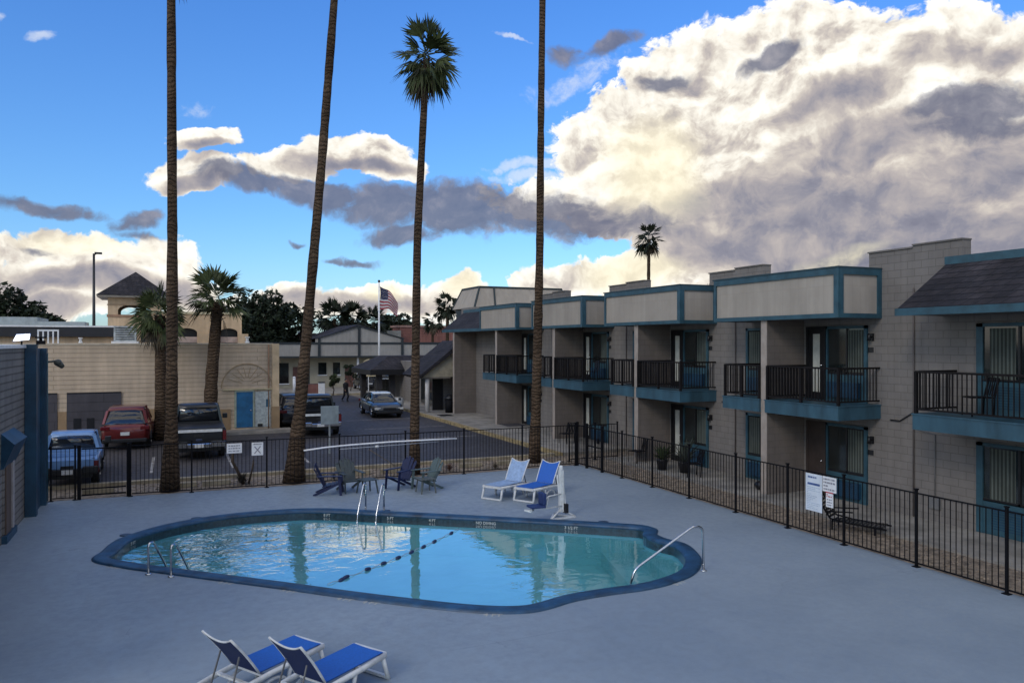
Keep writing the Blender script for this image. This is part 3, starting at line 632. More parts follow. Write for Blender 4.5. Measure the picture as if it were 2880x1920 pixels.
MB().loft([[(x*w_, y, z_) for x, y, z_ in ((-.26,-.10,.10),(.26,-.10,.16),(.28,-.02,.36),(-.16,-.02,.34))] for w_, y in ((1,-.1),)] + [[(x, .12, z_) for x, z_ in ((-.2,.14),(.22,.18),(.22,.33),(-.14,.32))]], smooth=False).build('housing', M_chrome, fl)
MB().add([(-.24,-.125,.13),(.24,-.125,.18),(.26,-.06,.34),(-.14,-.06,.32)], [(0,1,2,3)]).build('lens', mat('lens_light', (.9,.9,.9), .3, emit=((1,1,.97), 2.2)), fl)
jb = MB().box(-.10,.10,-.06,.06,0,.1); jb.box(-.03,.03,-.02,.02,.1,.16); jb.box(-.12,.12,-.07,.07,.16,.2)
o = tag(jb.build('junction_box', M_black), 'small dark junction box beside the flood light', 'electrical box'); o.location = (-3.1, 23.1, 4.45)
# little roofed cupboard standing against it
hu = thing('pump_shed', 'small navy roofed shed against the grey building at the picture edge', 'shed', (-3.6, 20.6, 0))
Hp = dict(parent=hu, world=True)
MB().box(-4.4,-3.44,20.3,21.35,0,1.80).build('wall', M_siding, **Hp)
MB().box(-3.44,-3.40,21.18,21.34,.0,1.80).build('corner_board', mat('pale_board', (.34,.32,.33), .7), **Hp)
MB().box(-3.435,-3.405,20.4,20.98,.1,1.75).build('door', mat('brown_board', (.10,.07,.055), .7, .2, 9, stretch=(1,1,.1)), **Hp)
MB().add([(-3.20,20.1,2.22),(-3.20,21.75,2.22),(-3.9,21.6,2.85),(-3.9,20.3,2.85),(-3.42,20.1,1.68),(-3.42,21.6,1.68),(-4.3,21.6,1.68),(-4.3,20.1,1.68)],
   [(0,1,2,3),(7,6,5,4),(0,4,5,1),(1,5,6,2),(2,6,7,3),(3,7,4,0)]).build('roof', M_navy, **Hp)
MB().box(-3.60,-3.36,20.2,21.45,0,.16).build('plinth', M_navy, **Hp)

# ================================================================ sand coloured building across the car park
sb = thing('sand_building', 'long sand coloured block building behind the parked pickups', 'building', (0, 41, 0))
Sp = dict(parent=sb, world=True)
MB().box(-16, 4.72, 41, 49.5, 0, 4.38).build('wall', M_stucco, **Sp)
MB().box(-16.0, 4.74, 40.97, 49.5, 4.381, 4.46).build('parapet_cap', mat('cap', (.55,.47,.35), .7), **Sp)
q = MB().box(4.72, 5.06, 40.85, 41.3, 0, 4.44); q.build('corner_pier', mat('pier', (.60,.45,.28), .8, .1, 2), **Sp)
MB().box(4.70,5.08,40.83,41.32,0,1.22).build('pier_base', mat('pier_base', (.33,.22,.12), .8, .1, 2), **Sp)
MB().box(-2.0,1.95,40.955,40.999,0,1.28).build('wainscot', mat('pier_base', (.3,.2,.1)), **Sp)
MB().box(-4.82,-4.47,40.955,40.999,0,1.28).build('wainscot', MATS['pier_base'], **Sp)
MB().box(2.02,2.72,40.955,40.999,0,1.15).build('wainscot', MATS['pier_base'], **Sp)
M_gar = wallmat('garage_grey', (.085,.080,.090), 4., .42, .02, .3, .5, .2)
for a, b in ((-4.46,-2.19),(-6.9,-4.84)):
    d = MB().box(a, b, 40.94, 40.995, 0, 2.10).build('garage_door', M_gar, **Sp)
    MB().box(a, b, 40.93, 40.94, 2.10, 2.16).build('door_head', M_dark, d, True)
    for i, (u, v) in enumerate(((.12,.26),(.36,.5))):
        MB().box(a+(b-a)*u, a+(b-a)*v, 40.930, 40.938, .25, .95).build('vent', M_dark, d, True)
f = MB().box(2.90,2.99,40.93,41,.2,2.0); f.box(3.78,3.86,40.93,41,.2,2.0); f.box(2.9,3.86,40.93,41,2.0,2.08)
f.build('door_frame', mat('frame_green', (.33,.38,.30), .6), **Sp)
d = MB().box(2.99,3.78,40.95,40.99,.2,2.0); d.box(3.1,3.67,40.94,40.95,.35,1.0); d.box(3.1,3.67,40.94,40.95,1.15,1.85)
d = d.build('door', mat('blue_door', (.012,.12,.27), .5, .15, 3), **Sp)
MB().ball((3.68,40.92,1.05), .04, 6).build('handle', M_chrome, d, True)
q = MB().box(3.90,4.64,40.95,40.99,.2,2.0)
M_mur = mat('spotted_paper', (.56,.60,.55), .6, .1, 8, col2=(.30,.33,.33), detail=8)
nb = q.build('notice_panel', M_mur, **Sp)
MB().box(4.42,4.60,40.94,40.949,1.2,1.6).build('notice', mat('blue_notice', (.03,.10,.16), .6), nb, True)
MB().box(4.02,4.25,40.90,40.949,.22,.36).build('mail_slot', M_dark, nb, True)
MB().box(2.35,4.72,40.90,41,2.08,2.16).build('ledge', mat('ledge', (.55,.46,.28), .7), **Sp)
# ghost of a removed half-round awning: arch trim with ribs, painted over
q = MB(); cx, cz = 3.5, 2.20
arc = [(cx+1.22*math.cos(t), 40.975, cz+1.22*math.sin(t)) for t in [math.pi*i/20 for i in range(21)]]
for i in range(20): q.bar(arc[i], arc[i+1], .045, .04, (0,1,0))
for i in range(3, 18, 2):
    t = math.pi*i/20; q.bar((cx+.25*math.cos(t),40.985,cz+.5*math.sin(t)), (cx+1.05*math.cos(t),40.985,cz+1.05*math.sin(t)), .025, .02, (0,1,0))
q.build('awning_trace', mat('trace', (.40,.29,.17), .8), **Sp)
MB().tube([(4.55,40.96,.1),(4.55,40.96,4.4)], .035, 8).build('drain_pipe', mat('pipe_rust', (.33,.20,.12), .7), **Sp)
q = MB()
for i in range(5): q.box(1.55+i*.14, 1.55+i*.14+.06, 40.94, 40.955, .75, .8)
# roof things
ac = thing('rooftop_cooler', 'pale metal cooler unit on the sand building roof by the short palm', 'cooler unit', (-2.1, 42.6, 4.46))
MB().box(-.5,.5,-.4,.4,.10,.85).build('casing', mat('galvanised', (.42,.46,.47), .45, .25, 4), ac)
q = MB()
for i in range(6): q.box(-.42,.42,-.412,-.40,.18+i*.11,.22+i*.11)
q.build('louvre', M_dark, ac); MB().box(-.6,.6,-.5,.5,0,.10).build('stand', M_wht, ac)
q = MB().add([(.7,-.5,.05),(1.5,-.5,.05),(1.2,-.5,.72),(.7,-.5,.72),(.7,.3,.05),(1.5,.3,.05),(1.2,.3,.72),(.7,.3,.72)], [(0,1,2,3),(7,6,5,4),(0,4,5,1),(1,5,6,2),(2,6,7,3),(3,7,4,0)])
o = tag(q.build('duct_hood', mat('solar_dark', (.02,.022,.03), .4)), 'dark sloping duct hood on the roof beside the metal cooler', 'duct'); o.location = (-2.1, 42.6, 4.46)
gd = MB()
for i in range(5): gd.box(-.42+i*.2,-.36+i*.2,-.03,.03,0,.62)
gd.box(-.42,.44,-.03,.03,.62,.70); gd.box(-.42,.44,-.03,.03,0,.06)
o = tag(gd.build('roof_ladder', M_wht), 'white metal ladder top and guard rail at the roof edge near the flood light', 'ladder'); o.location = (-5.25, 41.2, 4.40)
vp = MB().cyl((0,0), .11, 0, .10, 10).cyl((0,0), .07, .10, .30, 10).cyl((0,0),.12,.28,.34,10)
v0 = tag(vp.build('roof_vent', M_wht), 'white roof vent at the corner end of the sand building', 'vent', 'roof vents'); v0.location = (3.6, 42, 4.46)
dup(v0, (-4.0,42,4.46), 0, 'white roof vent near the ladder on the sand building', 'roof vents', .8)
# tan second block with arches behind, and tower with a pyramid roof
tb_ = thing('tan_building', 'tan building with arched openings rising behind the sand building', 'building', (2, 52, 0))
Tp = dict(parent=tb_, world=True)
q = MB()
def arch_wall(q, x0, x1, z0, z1, cx, hw, zs, y0, y1, rise):
    """wall from x0..x1 with one segmental arch opening (above z0)"""
    arc = [(cx+hw*math.cos(t), zs+rise*math.sin(t)) for t in [math.pi*i/12 for i in range(13)]]
    for i in range(12):
        a, b = arc[i], arc[i+1]; q.extr([b, a, (a[0], z1), (b[0], z1)], 'y', y0, y1)
    q.box(x0, cx-hw, y0, y1, z0, z1); q.box(cx+hw, x1, y0, y1, z0, z1)
arch_wall(q, -1.2, 2.14, 4.3, 6.28, .85, .62, 5.12, 52, 52.3, .28)
arch_wall(q, 2.14, 4.12, 4.3, 6.28, 3.33, .55, 5.12, 52, 52.3, .28)
q.box(-1.2,4.12,52,52.3,0,4.3); q.box(-1.2,-1.0,52.3,56,0,6.28); q.box(3.9,4.12,52.3,56,0,6.28)
q.build('wall', M_tan, **Tp)
q = MB().box(-1.2,4.2,51.9,52.35,6.28,6.42); q.build('cornice', mat('cornice', (.52,.46,.30), .7), **Tp)
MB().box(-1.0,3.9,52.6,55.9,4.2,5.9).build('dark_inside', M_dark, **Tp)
MB().box(-.9,4.0,52.05,52.2,4.5,4.86).build('low_wall', mat('rose_stucco', (.42,.32,.27), .8), **Tp)
MB().box(1.55,2.7,51.75,52,0,5.05).build('pier', M_tan, **Tp); MB().box(3.88,4.5,51.75,52,0,5.05).build('pier', M_tan, **Tp)
tw = thing('tower', 'tan tower with dark pyramid roof and arched belfry opening', 'tower', (-2.4, 61.8, 0))
Wp = dict(parent=tw, world=True)
q = MB()
y0, y1 = 60, 63.6
q.box(-4.06,-.7,y0,y1,0,6.45)
for (ya, yb) in ((y0,y0+.3),(y1-.3,y1)): arch_wall(q, -4.06, -.7, 6.45, 7.75, -2.38, 1.05, 6.75, ya, yb, .42)
q.box(-4.06,-3.76,y0+.3,y0+1.0,6.45,7.75); q.box(-4.06,-3.76,y1-1.0,y1-.3,6.45,7.75); q.box(-1.0,-.7,y0+.3,y0+1.0,6.45,7.75); q.box(-1.0,-.7,y1-1.0,y1-.3,6.45,7.75)
q.box(-4.06,-3.76,y0+1.0,y1-1.0,7.3,7.75); q.box(-1.0,-.7,y0+1.0,y1-1.0,7.3,7.75)
q.build('wall', M_tan, **Wp)
MB().box(-4.12,-.64,y0-.06,y1+.06,6.28,6.45).build('string_course', mat('course', (.30,.18,.11), .8), **Wp)
MB().box(-4.10,-.66,y0-.04,y1+.04,7.10,7.18).build('string_course', mat('course2', (.36,.25,.15), .8), **Wp)
q = MB(); a = [(-4.75,59.4,7.78),(0,59.4,7.78),(0,64.2,7.78),(-4.75,64.2,7.78)]
q.add(a+[(-2.38,61.8,9.62)], [(0,1,4),(1,2,4),(2,3,4),(3,0,4),(3,2,1,0)]); rf = q.build('roof', M_shingle, **Wp)
MB().box(-4.7,-.05,59.45,64.15,7.64,7.779).build('eave', mat('eave_tan', (.25,.22,.18), .7), rf, True)
lb = thing('flat_roof_building', 'low flat building with dark fascia and white roof edge behind the flood light', 'building', (-9, 56, 0))
MB().box(-26,-3.5,55.2,66,0,4.9).build('wall', M_tan, lb, True)
MB().box(-26.1,-3.36,54.9,66,4.86,5.46).build('fascia', mat('black_fascia', (.014,.015,.02), .5, .2, 1), lb, True)
MB().box(-26.15,-3.30,54.85,66,5.461,5.56).build('roof_edge', M_wht, lb, True)
MB().box(-14,-8.0,58,63,5.561,6.15).build('roof_plant', mat('plant_grey', (.30,.34,.34), .6), lb, True)
MB().box(-8.0,-5.2,57,60,5.561,5.85).build('roof_plant', MATS['plant_grey'], lb, True)

# ================================================================ far motel range across the lot
fm = thing('far_motel_building', 'far single storey motel with wide grey gabled fascia and dark beams', 'building', (18, 76, 0))
Fp = dict(parent=fm, world=True)
Y = 75.5
MB().box(6, 40, 77.2, 88, 0, 3.2).build('wall', mat('cream_wall', (.40,.37,.28), .8, .1, .8), **Fp)
MB().box(4, 27.0, Y, 78, 3.10, 4.38).build('fascia', M_panel2, **Fp)
MB().extr([(13.1,4.385),(21.4,4.385),(21.4,4.88),(17.0,6.05),(13.1,4.88)], 'y', Y+.01, Y+2.2).build('gable', M_panel2, **Fp)
M_beam = mat('dark_beam', (.014,.022,.028), .6)
q = MB(); y_ = Y-.06
q.box(4,27.0,y_,Y-.001,4.32,4.52); q.box(4,27.0,y_,Y-.001,3.02,3.18)
for x in (13.1,17.0,21.4,25.2): q.box(x-.13,x+.13,y_-.03,y_-.001,3.0,(4.9 if x in (13.1,21.4) else 6.2 if x == 17.0 else 4.5))
q.bar((12.9,y_,4.90),(17.0,y_,6.12),.09,.16,(0,1,0)); q.bar((17.0,y_,6.12),(21.6,y_,4.90),.09,.16,(0,1,0))
q.build('beams', M_beam, **Fp)
q = MB().extr([(13.0,4.9),(17.0,6.10),(21.5,4.9),(17,6.3)], 'y', Y+.1, 86); q.box(4,40,78,88,4.0,4.3); q.build('roof', M_shingle, **Fp)
for i, (x, w_) in enumerate(((9.6,1.7),(13.7,.8),(15.1,.7),(18.3,.9),(20.6,1.0),(22.6,.9),(24.6,1.2))):
    wn = MB().box(x-w_/2, x+w_/2, 77.14, 77.199, 1.3 if i else .5, 2.5).build('window', M_glass, **Fp)
    MB().box(x-w_/2-.07, x+w_/2+.07, 77.10, 77.139, 1.2 if i else .4, 1.3 if i else .5).build('sill', M_wht, wn, True)
for x in (8.2,12.2,17.0,21.4,25.0): MB().box(x-.09,x+.09,76.0,76.18,0,3.1).build('post', M_wht if x in (17.0,) else M_beam, **Fp)
for x in (11.3,16.4,19.6): MB().box(x-.45,x+.45,77.12,77.199,0,2.1).build('door', mat('rust_door', (.14,.06,.045), .6), **Fp)
ob = thing('terracotta_building', 'terracotta coloured far building behind the flag pole', 'building', (30, 96, 0))
MB().box(26.6,40,95,105,0,6.45).build('wall', wallmat('terracotta', (.26,.12,.10), 2, .35, .02, .2), ob, True)
MB().box(26.4,40,94.9,105,6.451,6.7).build('parapet', mat('terra_cap', (.30,.18,.15), .8), ob, True)
MB().box(24.6,26.5,94,100,0,6.0).build('stair_block', mat('stair_grey', (.25,.25,.23), .8), ob, True)
# ================================================================ palms and trees
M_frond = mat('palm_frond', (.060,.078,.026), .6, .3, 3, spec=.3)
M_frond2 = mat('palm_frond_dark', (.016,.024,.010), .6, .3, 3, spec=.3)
M_dead = mat('dead_frond', (.075,.055,.03), .8, .3, 4)
def trunk_mat(name, a, b):
    m = bpy.data.materials.new(name); m.use_nodes = True; t = m.node_tree; k = Nd(t); bs = t.nodes['Principled BSDF']
    bs.inputs['Roughness'].default_value = .9; bs.inputs['Specular IOR Level'].default_value = .15
    tc_ = t.nodes.new('ShaderNodeTexCoord'); p = tc_.outputs['Object']
    s = t.nodes.new('ShaderNodeSeparateXYZ'); t.links.new(k.vm('ADD', p, k.vm('SCALE', k.noise(p, 3, 3, .5, True), sc=.22)), s.inputs[0])
    ring = k.m('ABSOLUTE', k.m('SINE', k.m('ADD', k.m('MULTIPLY', s.outputs[2], 23.), k.m('MULTIPLY', k.noise(p, 1.3, 4, .6), 14.))))
    n = k.noise(p, 2.2, 8, .7); n2 = k.noise(k.vm('MULTIPLY', p, (9, 9, 1.3)), 2.0, 5, .7)
    c = k.mix(k.ramp(n, .3, .7), a, b); c = k.mix(k.ramp(k.noise(k.vm('MULTIPLY', p, (.6,.6,.35)), 1.2, 3, .6), .4, .65, 0, .7), c, tuple(x*.55 for x in a)); c = k.mix(k.ramp(ring, .0, .35, .45, 0), c, tuple(x*.35 for x in a))
    c = k.mix(k.ramp(n2, .5, .75, 0, .6), c, tuple(x*.4 for x in a)); t.links.new(c, bs.inputs['Base Color'])
    bn = t.nodes.new('ShaderNodeBump'); bn.inputs['Strength'].default_value = 1.0; bn.inputs['Distance'].default_value = .05
    t.links.new(k.m('ADD', ring, k.m('MULTIPLY', n2, 1.4)), bn.inputs['Height']); t.links.new(bn.outputs[0], bs.inputs['Normal'])
    MATS[name] = m; return m
M_trunk = trunk_mat('palm_trunk', (.070,.046,.030), (.130,.088,.056))
M_boot = trunk_mat('palm_boots', (.05,.033,.022), (.10,.065,.042))
M_bark = mat('bark', (.07,.05,.035), .9, .3, 4, .6, 20)
FAN_SPREAD = 2.0
def fan(mb, c, az_, el_, pet, R, rng, nb=16, droop=.5, spread=2.5):
    """one fan frond: stalk and radiating folded blades"""
    d = Vector((math.cos(az_)*math.cos(el_), math.sin(az_)*math.cos(el_), math.sin(el_)))
    side = Vector((-math.sin(az_), math.cos(az_), 0)); up = side.cross(d)*-1
    sag = Vector((0,0,-1))*pet*.22*max(0, math.cos(el_))
    hub = Vector(c) + d*pet + sag
    mb.bar(Vector(c)+d*.05, hub, .035, .02)
    tilt = rng.uniform(-1.25, 1.25); side = (side*math.cos(tilt) + up*math.sin(tilt)).normalized(); nrm = d.cross(side).normalized()
    for i in range(nb):
        a = spread*(i/(nb-1)-.5) + rng.uniform(-.05,.05); L = R*(1-.28*abs(a/spread*2)**2)*rng.uniform(.85,1.08)
        dr = (d*math.cos(a) + side*math.sin(a)).normalized(); wv = dr.cross(nrm).normalized()*R*(.80/nb)
        p1 = hub + dr*L*.55 + nrm*rng.uniform(-.03,.03)*R + Vector((0,0,-1))*L*.06*droop
        tip = hub + dr*L + Vector((0,0,-1))*L*droop*rng.uniform(.25,.75)*(abs(dr.z)*.3+.7)
        if rng.random() < .5: p1 += nrm*R*.03
        mb.add([hub, p1-wv, p1+wv, tip], [(0,1,3,2)])
def palm(name, label, path, rads, crownR, group=None, seed=1, nf=34, dead=6, lod=16, bootz=None, lo=-.95, dark=False):
    rng = random.Random(seed); base = Vector(path[0])
    t = thing(name, label, 'palm tree', base, 0, group)
    # dense path through the given points with slight wander
    P_ = []; Rr = []
    for i in range(len(path)-1):
        a, b = Vector(path[i]), Vector(path[i+1]); k = max(2, int((b-a).length/.35))
        for j in range(k):
            u = j/k; P_.append(a.lerp(b, u)); Rr.append((rads[i]*(1-u)+rads[i+1]*u)*(1+rng.uniform(-.07,.07)))
    P_.append(Vector(path[-1])); Rr.append(rads[-1])
    for _ in range(3): P_ = [P_[0]]+[(P_[i-1]+P_[i]*2+P_[i+1])/4 for i in range(1, len(P_)-1)]+[P_[-1]]
    MB().tube([p-base for p in P_], Rr, 12).build('trunk', M_trunk, t)
    top = P_[-1]-base
    cr_ = MB()
    for i in range(nf):
        u = (i+.5)/nf; el_ = 1.35 - (1.35-lo)*u**(.95 if seed == 23 else .72) + rng.uniform(-.2,.2); az_ = i*2.39996 + rng.uniform(-.3,.3)
        k = crownR*rng.uniform(.88,1.08)
        fan(cr_, top+Vector((0,0,(1-u)*.22*crownR)), az_, el_, k*(.40 if i % 3 else .22), k*.60, rng, lod, .25+.75*u, FAN_SPREAD)
    cr_.build('crown', M_frond2 if dark else M_frond, t)
    if dead:
        dd = MB()
        for i in range(dead):
            az_ = rng.uniform(0, 6.28); fan(dd, top-Vector((0,0,.05*crownR)), az_, rng.uniform(-1.35,-.9), crownR*.45, crownR*.5, rng, lod, .9)
        dd.build('dead_fronds', M_dead, t)
    # stubs of cut stalks under the crown
    bt = MB()
    for i in range(26):
        az_ = i*2.4; z = -.05-.028*i*crownR*.8; q = top+Vector((0,0,z)); r0 = rads[-1]*.9
        o = Vector((math.cos(az_), math.sin(az_), 0)); bt.bar(q+o*r0*.6, q+o*(r0+.10*crownR*.8)+Vector((0,0,.12)), .07, .03)
    bt.build('stalk_stubs', M_boot, t)
    return t
FG = 'tall fan palms around the pool'
palm('palm_tree', 'very tall straight palm trunk beside the small gate near the grey building', [(-.05,25.45,-.02),(-.03,25.45,.9),(.0,25.45,2.0),(.02,25.5,8),(.0,25.5,12),(-.02,25.5,16.95)], [.30,.24,.175,.150,.13,.125], 1.5, FG, 11, 34, 4)
palm('palm_tree', 'tall palm leaning to the house side, its fat base next to the navy garden chair', [(3.60,25.40,-.02),(3.66,25.4,.8),(3.78,25.4,2.2),(4.05,25.4,5.2),(4.50,25.4,10.5),(4.78,25.4,14.2),(5.05,25.4,17.9)], [.36,.27,.20,.165,.14,.13,.12], 1.5, FG, 5, 34, 4)
palm('palm_tree', 'tall palm with its whole crown showing against the blue sky', [(7.62,25.35,-.02),(7.62,25.35,1.2),(7.66,25.35,4),(7.72,25.35,8),(7.90,25.35,11.5),(8.05,25.35,14.25)], [.20,.17,.150,.135,.125,.115], 1.42, FG, 23, 38, 5, lo=-1.05)
palm('palm_tree', 'tall palm trunk nearest the motel, rising behind the blue lounger', [(12.45,25.9,-.02),(12.47,25.9,.8),(12.52,25.9,2),(12.68,25.9,8),(12.72,25.9,12.5),(12.85,25.9,21.5)], [.25,.22,.19,.145,.125,.12], 1.5, FG, 31, 34, 4)
SG = 'short palms in front of the sand building'
palm('palm_tree', 'short bushy palm behind the first tall trunk', [(-.45,39.2,-.02),(-.45,39.2,1.8),(-.50,39.2,5.75)], [.32,.27,.24], 1.55, SG, 7, 34, 3, lo=-.8)
palm('palm_tree', 'short leaning palm with a wide crown above the black pickup', [(1.68,39.2,-.02),(1.72,39.2,2.5),(2.02,39.2,6.45)], [.34,.29,.24], 1.75, SG, 9, 28, 1, lo=-.35)
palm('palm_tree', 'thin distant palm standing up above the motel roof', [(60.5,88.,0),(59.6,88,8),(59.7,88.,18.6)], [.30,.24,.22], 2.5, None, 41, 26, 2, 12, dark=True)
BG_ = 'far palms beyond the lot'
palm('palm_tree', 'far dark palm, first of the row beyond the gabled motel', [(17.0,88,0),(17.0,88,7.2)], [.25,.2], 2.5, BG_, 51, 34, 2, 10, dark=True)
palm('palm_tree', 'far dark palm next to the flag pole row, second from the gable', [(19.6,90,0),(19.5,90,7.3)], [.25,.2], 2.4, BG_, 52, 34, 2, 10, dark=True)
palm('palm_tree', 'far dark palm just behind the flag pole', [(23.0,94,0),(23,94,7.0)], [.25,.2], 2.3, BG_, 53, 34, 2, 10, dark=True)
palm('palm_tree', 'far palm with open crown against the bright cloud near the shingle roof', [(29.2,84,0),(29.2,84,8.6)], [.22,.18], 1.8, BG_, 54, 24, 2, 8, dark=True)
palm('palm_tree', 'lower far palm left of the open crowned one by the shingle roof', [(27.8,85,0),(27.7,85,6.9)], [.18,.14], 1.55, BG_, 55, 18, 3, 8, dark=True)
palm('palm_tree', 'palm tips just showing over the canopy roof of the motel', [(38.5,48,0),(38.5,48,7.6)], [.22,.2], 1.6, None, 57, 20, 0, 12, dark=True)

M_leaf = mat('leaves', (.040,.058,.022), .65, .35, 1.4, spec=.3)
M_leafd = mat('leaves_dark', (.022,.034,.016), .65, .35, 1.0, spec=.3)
def tree(name, label, loc, rx, ry, rz_, zc, n, leaf, seed, m=None, group=None, cl=26, trunk_r=.25):
    rng = random.Random(seed); t = thing(name, label, 'tree', loc, 0, group)
    tr = MB(); cs = []
    for i in range(cl):
        while True:
            v = Vector((rng.uniform(-1,1), rng.uniform(-1,1), rng.uniform(-1,1)))
            if .35 < v.length < 1: break
        v *= rng.uniform(.75,1.0); cs.append((Vector((v.x*rx, v.y*ry, zc+v.z*rz_)), rng.uniform(.22,.40)*min(rx, rz_)*1.15))
    tr.tube([(0,0,-.1),(0.1,0,zc*.35),(-.05,.05,zc*.75)], [trunk_r, trunk_r*.8, trunk_r*.55], 8)
    for c_, r_ in cs[::2]:
        tr.tube([(0,0,zc*.45), tuple(Vector((0,0,zc*.6)).lerp(c_, .5)+Vector((0,0,-.2))), tuple(c_)], [trunk_r*.4, trunk_r*.22, trunk_r*.08], 5)
    tr.build('trunk', M_bark, t)
    cw = MB()
    for c_, r_ in cs:
        for _ in range(n//cl):
            v = Vector((rng.gauss(0,1), rng.gauss(0,1), rng.gauss(0,1))).normalized()*r_*rng.uniform(.45,1.08)**.6
            p = c_ + Vector((v.x, v.y, v.z*.8)); s = leaf*rng.uniform(.6,1.3)
            a = Vector((rng.gauss(0,1), rng.gauss(0,1), rng.gauss(0,.7))).normalized(); b = a.cross(Vector((rng.gauss(0,1), rng.gauss(0,1), rng.gauss(0,1)))).normalized()
            cw.add([p-a*s, p+b*s*.5, p+a*s, p-b*s*.5], [(0,1,2,3)])
    cw.build('crown', m or M_leaf, t); return t
TG = 'trees beyond the buildings'
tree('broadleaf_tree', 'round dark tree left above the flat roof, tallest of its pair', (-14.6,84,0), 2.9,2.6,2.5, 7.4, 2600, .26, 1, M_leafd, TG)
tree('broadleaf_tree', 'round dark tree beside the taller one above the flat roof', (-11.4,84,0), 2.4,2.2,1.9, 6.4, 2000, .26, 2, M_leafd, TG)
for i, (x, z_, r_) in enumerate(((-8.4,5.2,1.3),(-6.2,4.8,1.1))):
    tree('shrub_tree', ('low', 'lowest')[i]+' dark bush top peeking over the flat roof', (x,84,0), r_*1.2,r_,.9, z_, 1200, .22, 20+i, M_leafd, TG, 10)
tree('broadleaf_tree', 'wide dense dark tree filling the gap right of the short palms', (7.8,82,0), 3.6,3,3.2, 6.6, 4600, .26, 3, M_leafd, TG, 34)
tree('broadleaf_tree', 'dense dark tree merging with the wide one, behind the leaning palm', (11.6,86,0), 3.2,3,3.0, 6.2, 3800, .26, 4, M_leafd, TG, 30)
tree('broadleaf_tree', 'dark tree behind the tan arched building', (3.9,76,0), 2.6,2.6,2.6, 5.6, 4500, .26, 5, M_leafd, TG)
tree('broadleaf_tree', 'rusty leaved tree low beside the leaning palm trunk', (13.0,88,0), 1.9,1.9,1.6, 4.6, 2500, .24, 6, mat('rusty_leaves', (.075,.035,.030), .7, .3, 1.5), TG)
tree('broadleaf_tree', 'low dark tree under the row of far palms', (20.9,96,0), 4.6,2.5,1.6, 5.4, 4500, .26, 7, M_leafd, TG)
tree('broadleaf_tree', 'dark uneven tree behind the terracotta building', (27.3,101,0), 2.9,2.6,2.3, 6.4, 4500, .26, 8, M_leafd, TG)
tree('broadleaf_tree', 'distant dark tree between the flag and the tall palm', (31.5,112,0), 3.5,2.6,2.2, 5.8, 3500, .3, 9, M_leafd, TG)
tree('shrub_tree', 'clipped round bush beside the walking person', (12.6,66,0), .6,.6,.6, 1.3, 900, .10, 10, M_leaf, None, 8, .06)
hl = struct(MB().add([(x, 700+120*math.sin(x*.01), 0) for x in range(-600,900,60)]+[(x, 820, 12+9*math.sin(x*.013)+5*math.sin(x*.04)) for x in range(-600,900,60)], [(i,i+1,26+i-1,25+i) for i in range(24)], True).build('hills', mat('far_hills', (.10,.13,.20), .9)))
def bare_tree(label, loc, h, seed, m, n0=5, spread=.7):
    rng = random.Random(seed); b = MB()
    def grow(p, d, L, r, lv):
        q = p + d*L; mid = p.lerp(q, .5)+Vector((rng.uniform(-1,1), rng.uniform(-1,1), 0))*L*.06
        b.tube([p, mid, q], [r, r*.8, r*.6], 5)
        if lv:
            for _ in range(3):
                nd = (d + Vector((rng.uniform(-1,1), rng.uniform(-1,1), rng.uniform(-.3,.8)))*spread).normalized(); grow(q, nd, L*rng.uniform(.55,.8), r*.55, lv-1)
    grow(Vector((0,0,0)), Vector((0,0,1)), h*.32, h*.018, 4)
    t = thing('bare_tree', label, 'tree', loc); b.build('branches', m, t); return t
bare_tree('leafless tree by the lamp post behind the flat roof', (-5.9,80,0), 7.6, 3, M_bark)
bare_tree('leafless tree above the terracotta building and shingle roof', (31.5,78,0), 12.2, 8, mat('pale_bark', (.20,.17,.15), .9))

# ================================================================ street furniture
lp = thing('street_lamp', 'tall thin dark lamp post beside the pyramid roofed tower', 'lamp post', (-5.4,66,0))
MB().tube([(0,0,0),(0,0,6),(0,0,11.25)], [.14,.11,.08], 8).build('pole', M_dark, lp)
q = MB().tube([(0,0,11.15),(.25,0,11.3)], .05, 6); q.box(.05,.55,-.14,.14,11.22,11.36); q.build('lamp_head', M_dark, lp)
fp = thing('flag_pole', 'white flag pole flying above the far motel', 'flag pole', (17.7,70.3,0))
MB().tube([(0,0,0),(0,0,10.1)], [.11,.06], 10).build('pole', M_wht, fp); MB().ball((0,0,10.22), .13, 10).build('finial', M_dark, fp)
# flag hanging in a light breeze: grid 13 stripes, canton with stars
FLm = [mat('flag_red', (.30,.035,.05), .8, .08, 4), mat('flag_white', (.52,.50,.50), .8, .06, 4), mat('flag_blue', (.015,.02,.07), .8, .1, 4)]
NX, NY = 26, 13
q = MB(); g_ = []
for j in range(NY+1):
    for i in range(NX+1):
        u, v = i/NX, j/NY
        g_.append((.08+u*1.75 + .05*math.sin(v*5), .16*math.sin(u*7+v*2)*u, 9.75 - v*(2.15-.9*u) - u*u*1.15 - u*.35 - .07*math.sin(u*9)))
for j in range(NY):
    for i in range(NX):
        q.cur = 2 if (j < 7 and i < NX*.42) else (0 if j % 2 == 0 else 1)
        a = j*(NX+1)+i; k0 = len(q.v); q.add([g_[a], g_[a+1], g_[a+NX+2], g_[a+NX+1]], [(0,1,2,3)], True)
for r in range(9):
    for c_ in range(6 if r % 2 == 0 else 5):
        u = (.04+.07*c_+(.035 if r % 2 else 0)); v = (.5+.75*r)/13; i, j = int(u*NX), int(v*NY); p = Vector(g_[j*(NX+1)+i])
        for s_ in (-1, 1):
            q.cur = 1; star = []
            for k in range(10):
                R_ = .035 if k % 2 == 0 else .014; star.append(p+Vector((R_*math.sin(k*math.pi/5), s_*.02, R_*math.cos(k*math.pi/5)-.02)))
            q.add(star, [tuple(range(10))])
q.v = [tuple(v) for v in q.v]
